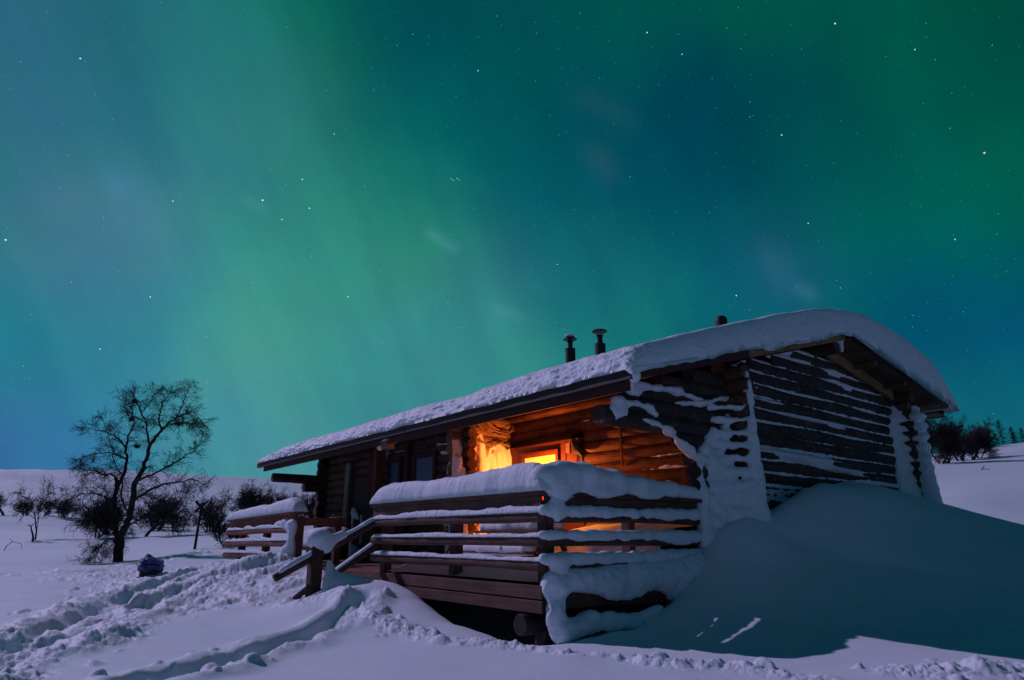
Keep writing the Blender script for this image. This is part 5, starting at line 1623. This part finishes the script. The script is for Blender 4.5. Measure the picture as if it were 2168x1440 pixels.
PROTO = {
    'airy': make_bush('birch_tree', 21, 3.0, 1, .10, 2, 4, lean=.12, minr=.008),
    'twin': make_bush('birch_tree', 33, 3.0, 3, .45, 2, 4, minr=.010),
    'thicket': make_bush('birch_bush', 41, 2.6, 9, .55, 2, 3, minr=.012, curl=.02),
    'wide': make_bush('birch_tree', 57, 3.0, 3, .7, 4, 3, minr=.011, curl=.10),
    'low': make_bush('birch_bush', 63, 1.6, 5, .6, 2, 3, minr=.010),
    'spruce': make_spruce('spruce_tree', 71, 4.0, 1.0),
    'juniper': make_spruce('juniper_bush', 77, 1.9, 1.05),
}
USED = set()


def plant(kind, x, y, D, h, rz, label, cat='tree', group=None, sx=1.0, lean=0.0):
    src = PROTO[kind]
    base_h = {'airy': 3.0, 'twin': 3.0, 'thicket': 2.6, 'wide': 3.0, 'low': 1.6, 'spruce': 4.0, 'juniper': 1.9}[kind]
    o = copy_thing(src) if kind in USED else src
    USED.add(kind)
    p = at(x, y, D=D)
    o.location = (p[0], p[1], gh(p[0], p[1]) - .05)
    s = h / base_h
    o.scale = (s * sx, s * sx, s); o.rotation_euler = (0, lean, rz)
    return tag(o, label, cat, group)


G1 = 'bare birches on the snowfield'
plant('airy', 76, 1142, 45, 4.0, 2.4, 'slender leaning birch alone on the snowfield at far left', 'tree', G1, sx=.75)
plant('twin', 10, 1098, 82, 3.1, .3, 'birch cut by the left edge of the picture', 'tree', G1)
plant('thicket', 52, 1102, 84, 2.3, 1.0, 'low bushy birch behind the slender leaning one', 'bush', G1)
plant('twin', 92, 1103, 84, 2.4, 2.0, 'twiggy birch just right of the slender leaning one', 'tree', G1)
plant('low', 128, 1100, 82, 2.5, 0.4, 'small fan shaped birch bush left of the big birch', 'bush', G1)
plant('low', 143, 1102, 80, 2.1, 2.4, 'smaller slanting birch bush beside the fan shaped one', 'bush', G1)
plant('spruce', 163, 1075, 110, 1.6, 0, 'tiny round spruce on the slope left of the big birch', 'tree')
G2 = 'dark thicket behind the big birch'
plant('wide', 205, 1128, 45, 2.6, .7, 'wide bare birch close behind the big birch on its left', 'tree', G2)
plant('thicket', 230, 1120, 52, 2.6, 1.9, 'bare thicket directly behind the big birch trunk', 'bush', G2)
plant('twin', 302, 1127, 45, 3.2, 2.9, 'tall bare birch close behind the big birch on its right', 'tree', G2)
plant('thicket', 330, 1114, 55, 2.9, .2, 'densest dark thicket between the big birch and the trail marker', 'bush', G2)
plant('juniper', 343, 1108, 56, 2.2, .6, 'dark juniper inside the dense thicket', 'bush', G2)
plant('juniper', 318, 1108, 58, 2.0, 1.6, 'dark juniper left in the dense thicket, nearer the big birch', 'bush', G2)
plant('low', 376, 1112, 52, 1.8, 1.2, 'thin bare birch sapling right of the dense thicket', 'bush', G2)
G3 = 'trees beyond the far railing'
plant('wide', 478, 1152, 26, 1.2, 2.2, 'crooked low birch leaning out from behind the far railing', 'tree', G3, sx=1.2)
plant('thicket', 446, 1120, 50, 2.5, 1.1, 'dark shaggy thicket just right of the trail marker', 'bush', G3)
plant('juniper', 440, 1112, 52, 2.2, 2.8, 'dark juniper just right of the trail marker', 'bush', G3)
plant('airy', 462, 1104, 60, 3.25, .2, 'upright bare birch over the shaggy thicket', 'tree', G3)
plant('juniper', 505, 1098, 62, 1.8, .1, 'dark juniper behind the far railing top, left one', 'bush', G3)
plant('twin', 515, 1098, 64, 3.3, 1.7, 'forked bare birch over the left end of the far railing', 'tree', G3)
plant('wide', 540, 1094, 66, 2.9, 3.0, 'spreading bare birch over the middle of the far railing', 'tree', G3)
plant('spruce', 572, 1090, 66, 2.0, 1.0, 'little dark spruce above the far railing snow', 'tree', G3)
plant('juniper', 588, 1092, 66, 1.7, 2.0, 'dark juniper beside the little spruce', 'bush', G3)
plant('twin', 600, 1094, 60, 2.85, .9, 'bare birch above the right end of the far railing', 'tree', G3)
plant('thicket', 640, 1096, 56, 2.6, 2.5, 'bare thicket left of the cabin corner', 'bush', G3)
plant('wide', 668, 1102, 50, 2.7, .4, 'bare birch partly hidden by the cabin corner', 'tree', G3)
plant('juniper', 660, 1096, 56, 2.0, .9, 'dark juniper beside the cabin corner', 'bush', G3)
plant('low', 690, 1100, 44, 1.8, 1.9, 'low bare bush at the dark cabin corner', 'bush', G3)
plant('twin', 716, 1100, 46, 2.8, .9, 'bare birch mostly behind the cabin corner logs', 'tree', G3)
G4 = 'trees on the rise right of the cabin'
plant('wide', 1992, 984, 38, 2.6, 1.2, 'crooked birch nearest the cabin on the right rise', 'tree', G4, sx=.8)
plant('twin', 2008, 980, 38.5, 2.9, .4, 'tall crooked birch touching the roof edge on the right', 'tree', G4, sx=.8)
plant('thicket', 2034, 974, 41, 2.3, 2.2, 'dense birch thicket in the middle of the right group', 'bush', G4, sx=.8)
plant('twin', 2056, 973, 41, 2.4, 2.6, 'slanting birch at the right side of the right group', 'tree', G4, sx=.8)
plant('wide', 2074, 972, 42, 1.9, 5.0, 'outermost low spreading birch of the right group', 'tree', G4, sx=.85)
plant('thicket', 2085, 950, 58, 1.95, .2, 'thicket on the skyline behind the right group', 'bush', G4)
plant('juniper', 2124, 942, 62, 2.5, .3, 'tallest evergreen on the right skyline', 'tree', G4, sx=.75)
plant('juniper', 2148, 942, 62, 1.7, 1.3, 'shorter evergreen right of the tallest one', 'tree', G4, sx=1.0)
plant('juniper', 2112, 944, 62, 1.3, 2.0, 'dark juniper at the foot of the tallest evergreen', 'bush', G4)
plant('juniper', 2150, 942, 62, 1.2, 3.0, 'dark juniper at the foot of the shorter evergreen', 'bush', G4)
plant('juniper', 2168, 941, 62, 1.5, 4.0, 'dark juniper at the right edge of the picture', 'bush', G4)

# a dead snag and a few twigs poking out of the snow
def snag(name, x, y, D, pts, label, cat, r=.05):
    p = at(x, y, D=D)
    e = empty(name, (p[0], p[1], gh(p[0], p[1])), 0, label, cat)
    for nm, q, r0, r1 in pts:
        local_tube(nm, [np.array(a, float) for a in q], list(np.linspace(r0, r1, len(q))), M['bark'], e)
snag('dead_snag', 71, 1143, 43, [('stem', [(0, 0, -.2), (-.08, 0, .35), (-.25, 0, .7), (-.36, 0, .95)], .07, .03), ('branch', [(-.36, 0, .95), (-.5, 0, 1.02), (-.56, 0, .96)], .035, .02), ('branch', [(-.33, 0, .9), (-.25, 0, 1.05), (-.18, 0, 1.08)], .035, .02)], 'broken forked dead stem in the snow beside the slender birch', 'dead wood')
snag('twig', 30, 1150, 36, [('stem', [(-.5, 0, -.1), (-.35, 0, .25), (-.1, 0, .45), (.3, .1, .35), (.42, .1, .1)], .02, .01), ('branch', [(-.1, 0, .45), (-.3, 0, .6)], .014, .008)], 'thin bent twig arching out of the snow at far left', 'twig')
snag('twig', 2087, 1014, 32, [('stem', [(-.15, 0, -.05), (0, 0, .12), (.06, 0, .2)], .02, .015), ('branch', [(-.1, 0, .03), (.3, 0, .04)], .015, .01)], 'small dark twig in the open snow right of the cabin', 'twig')
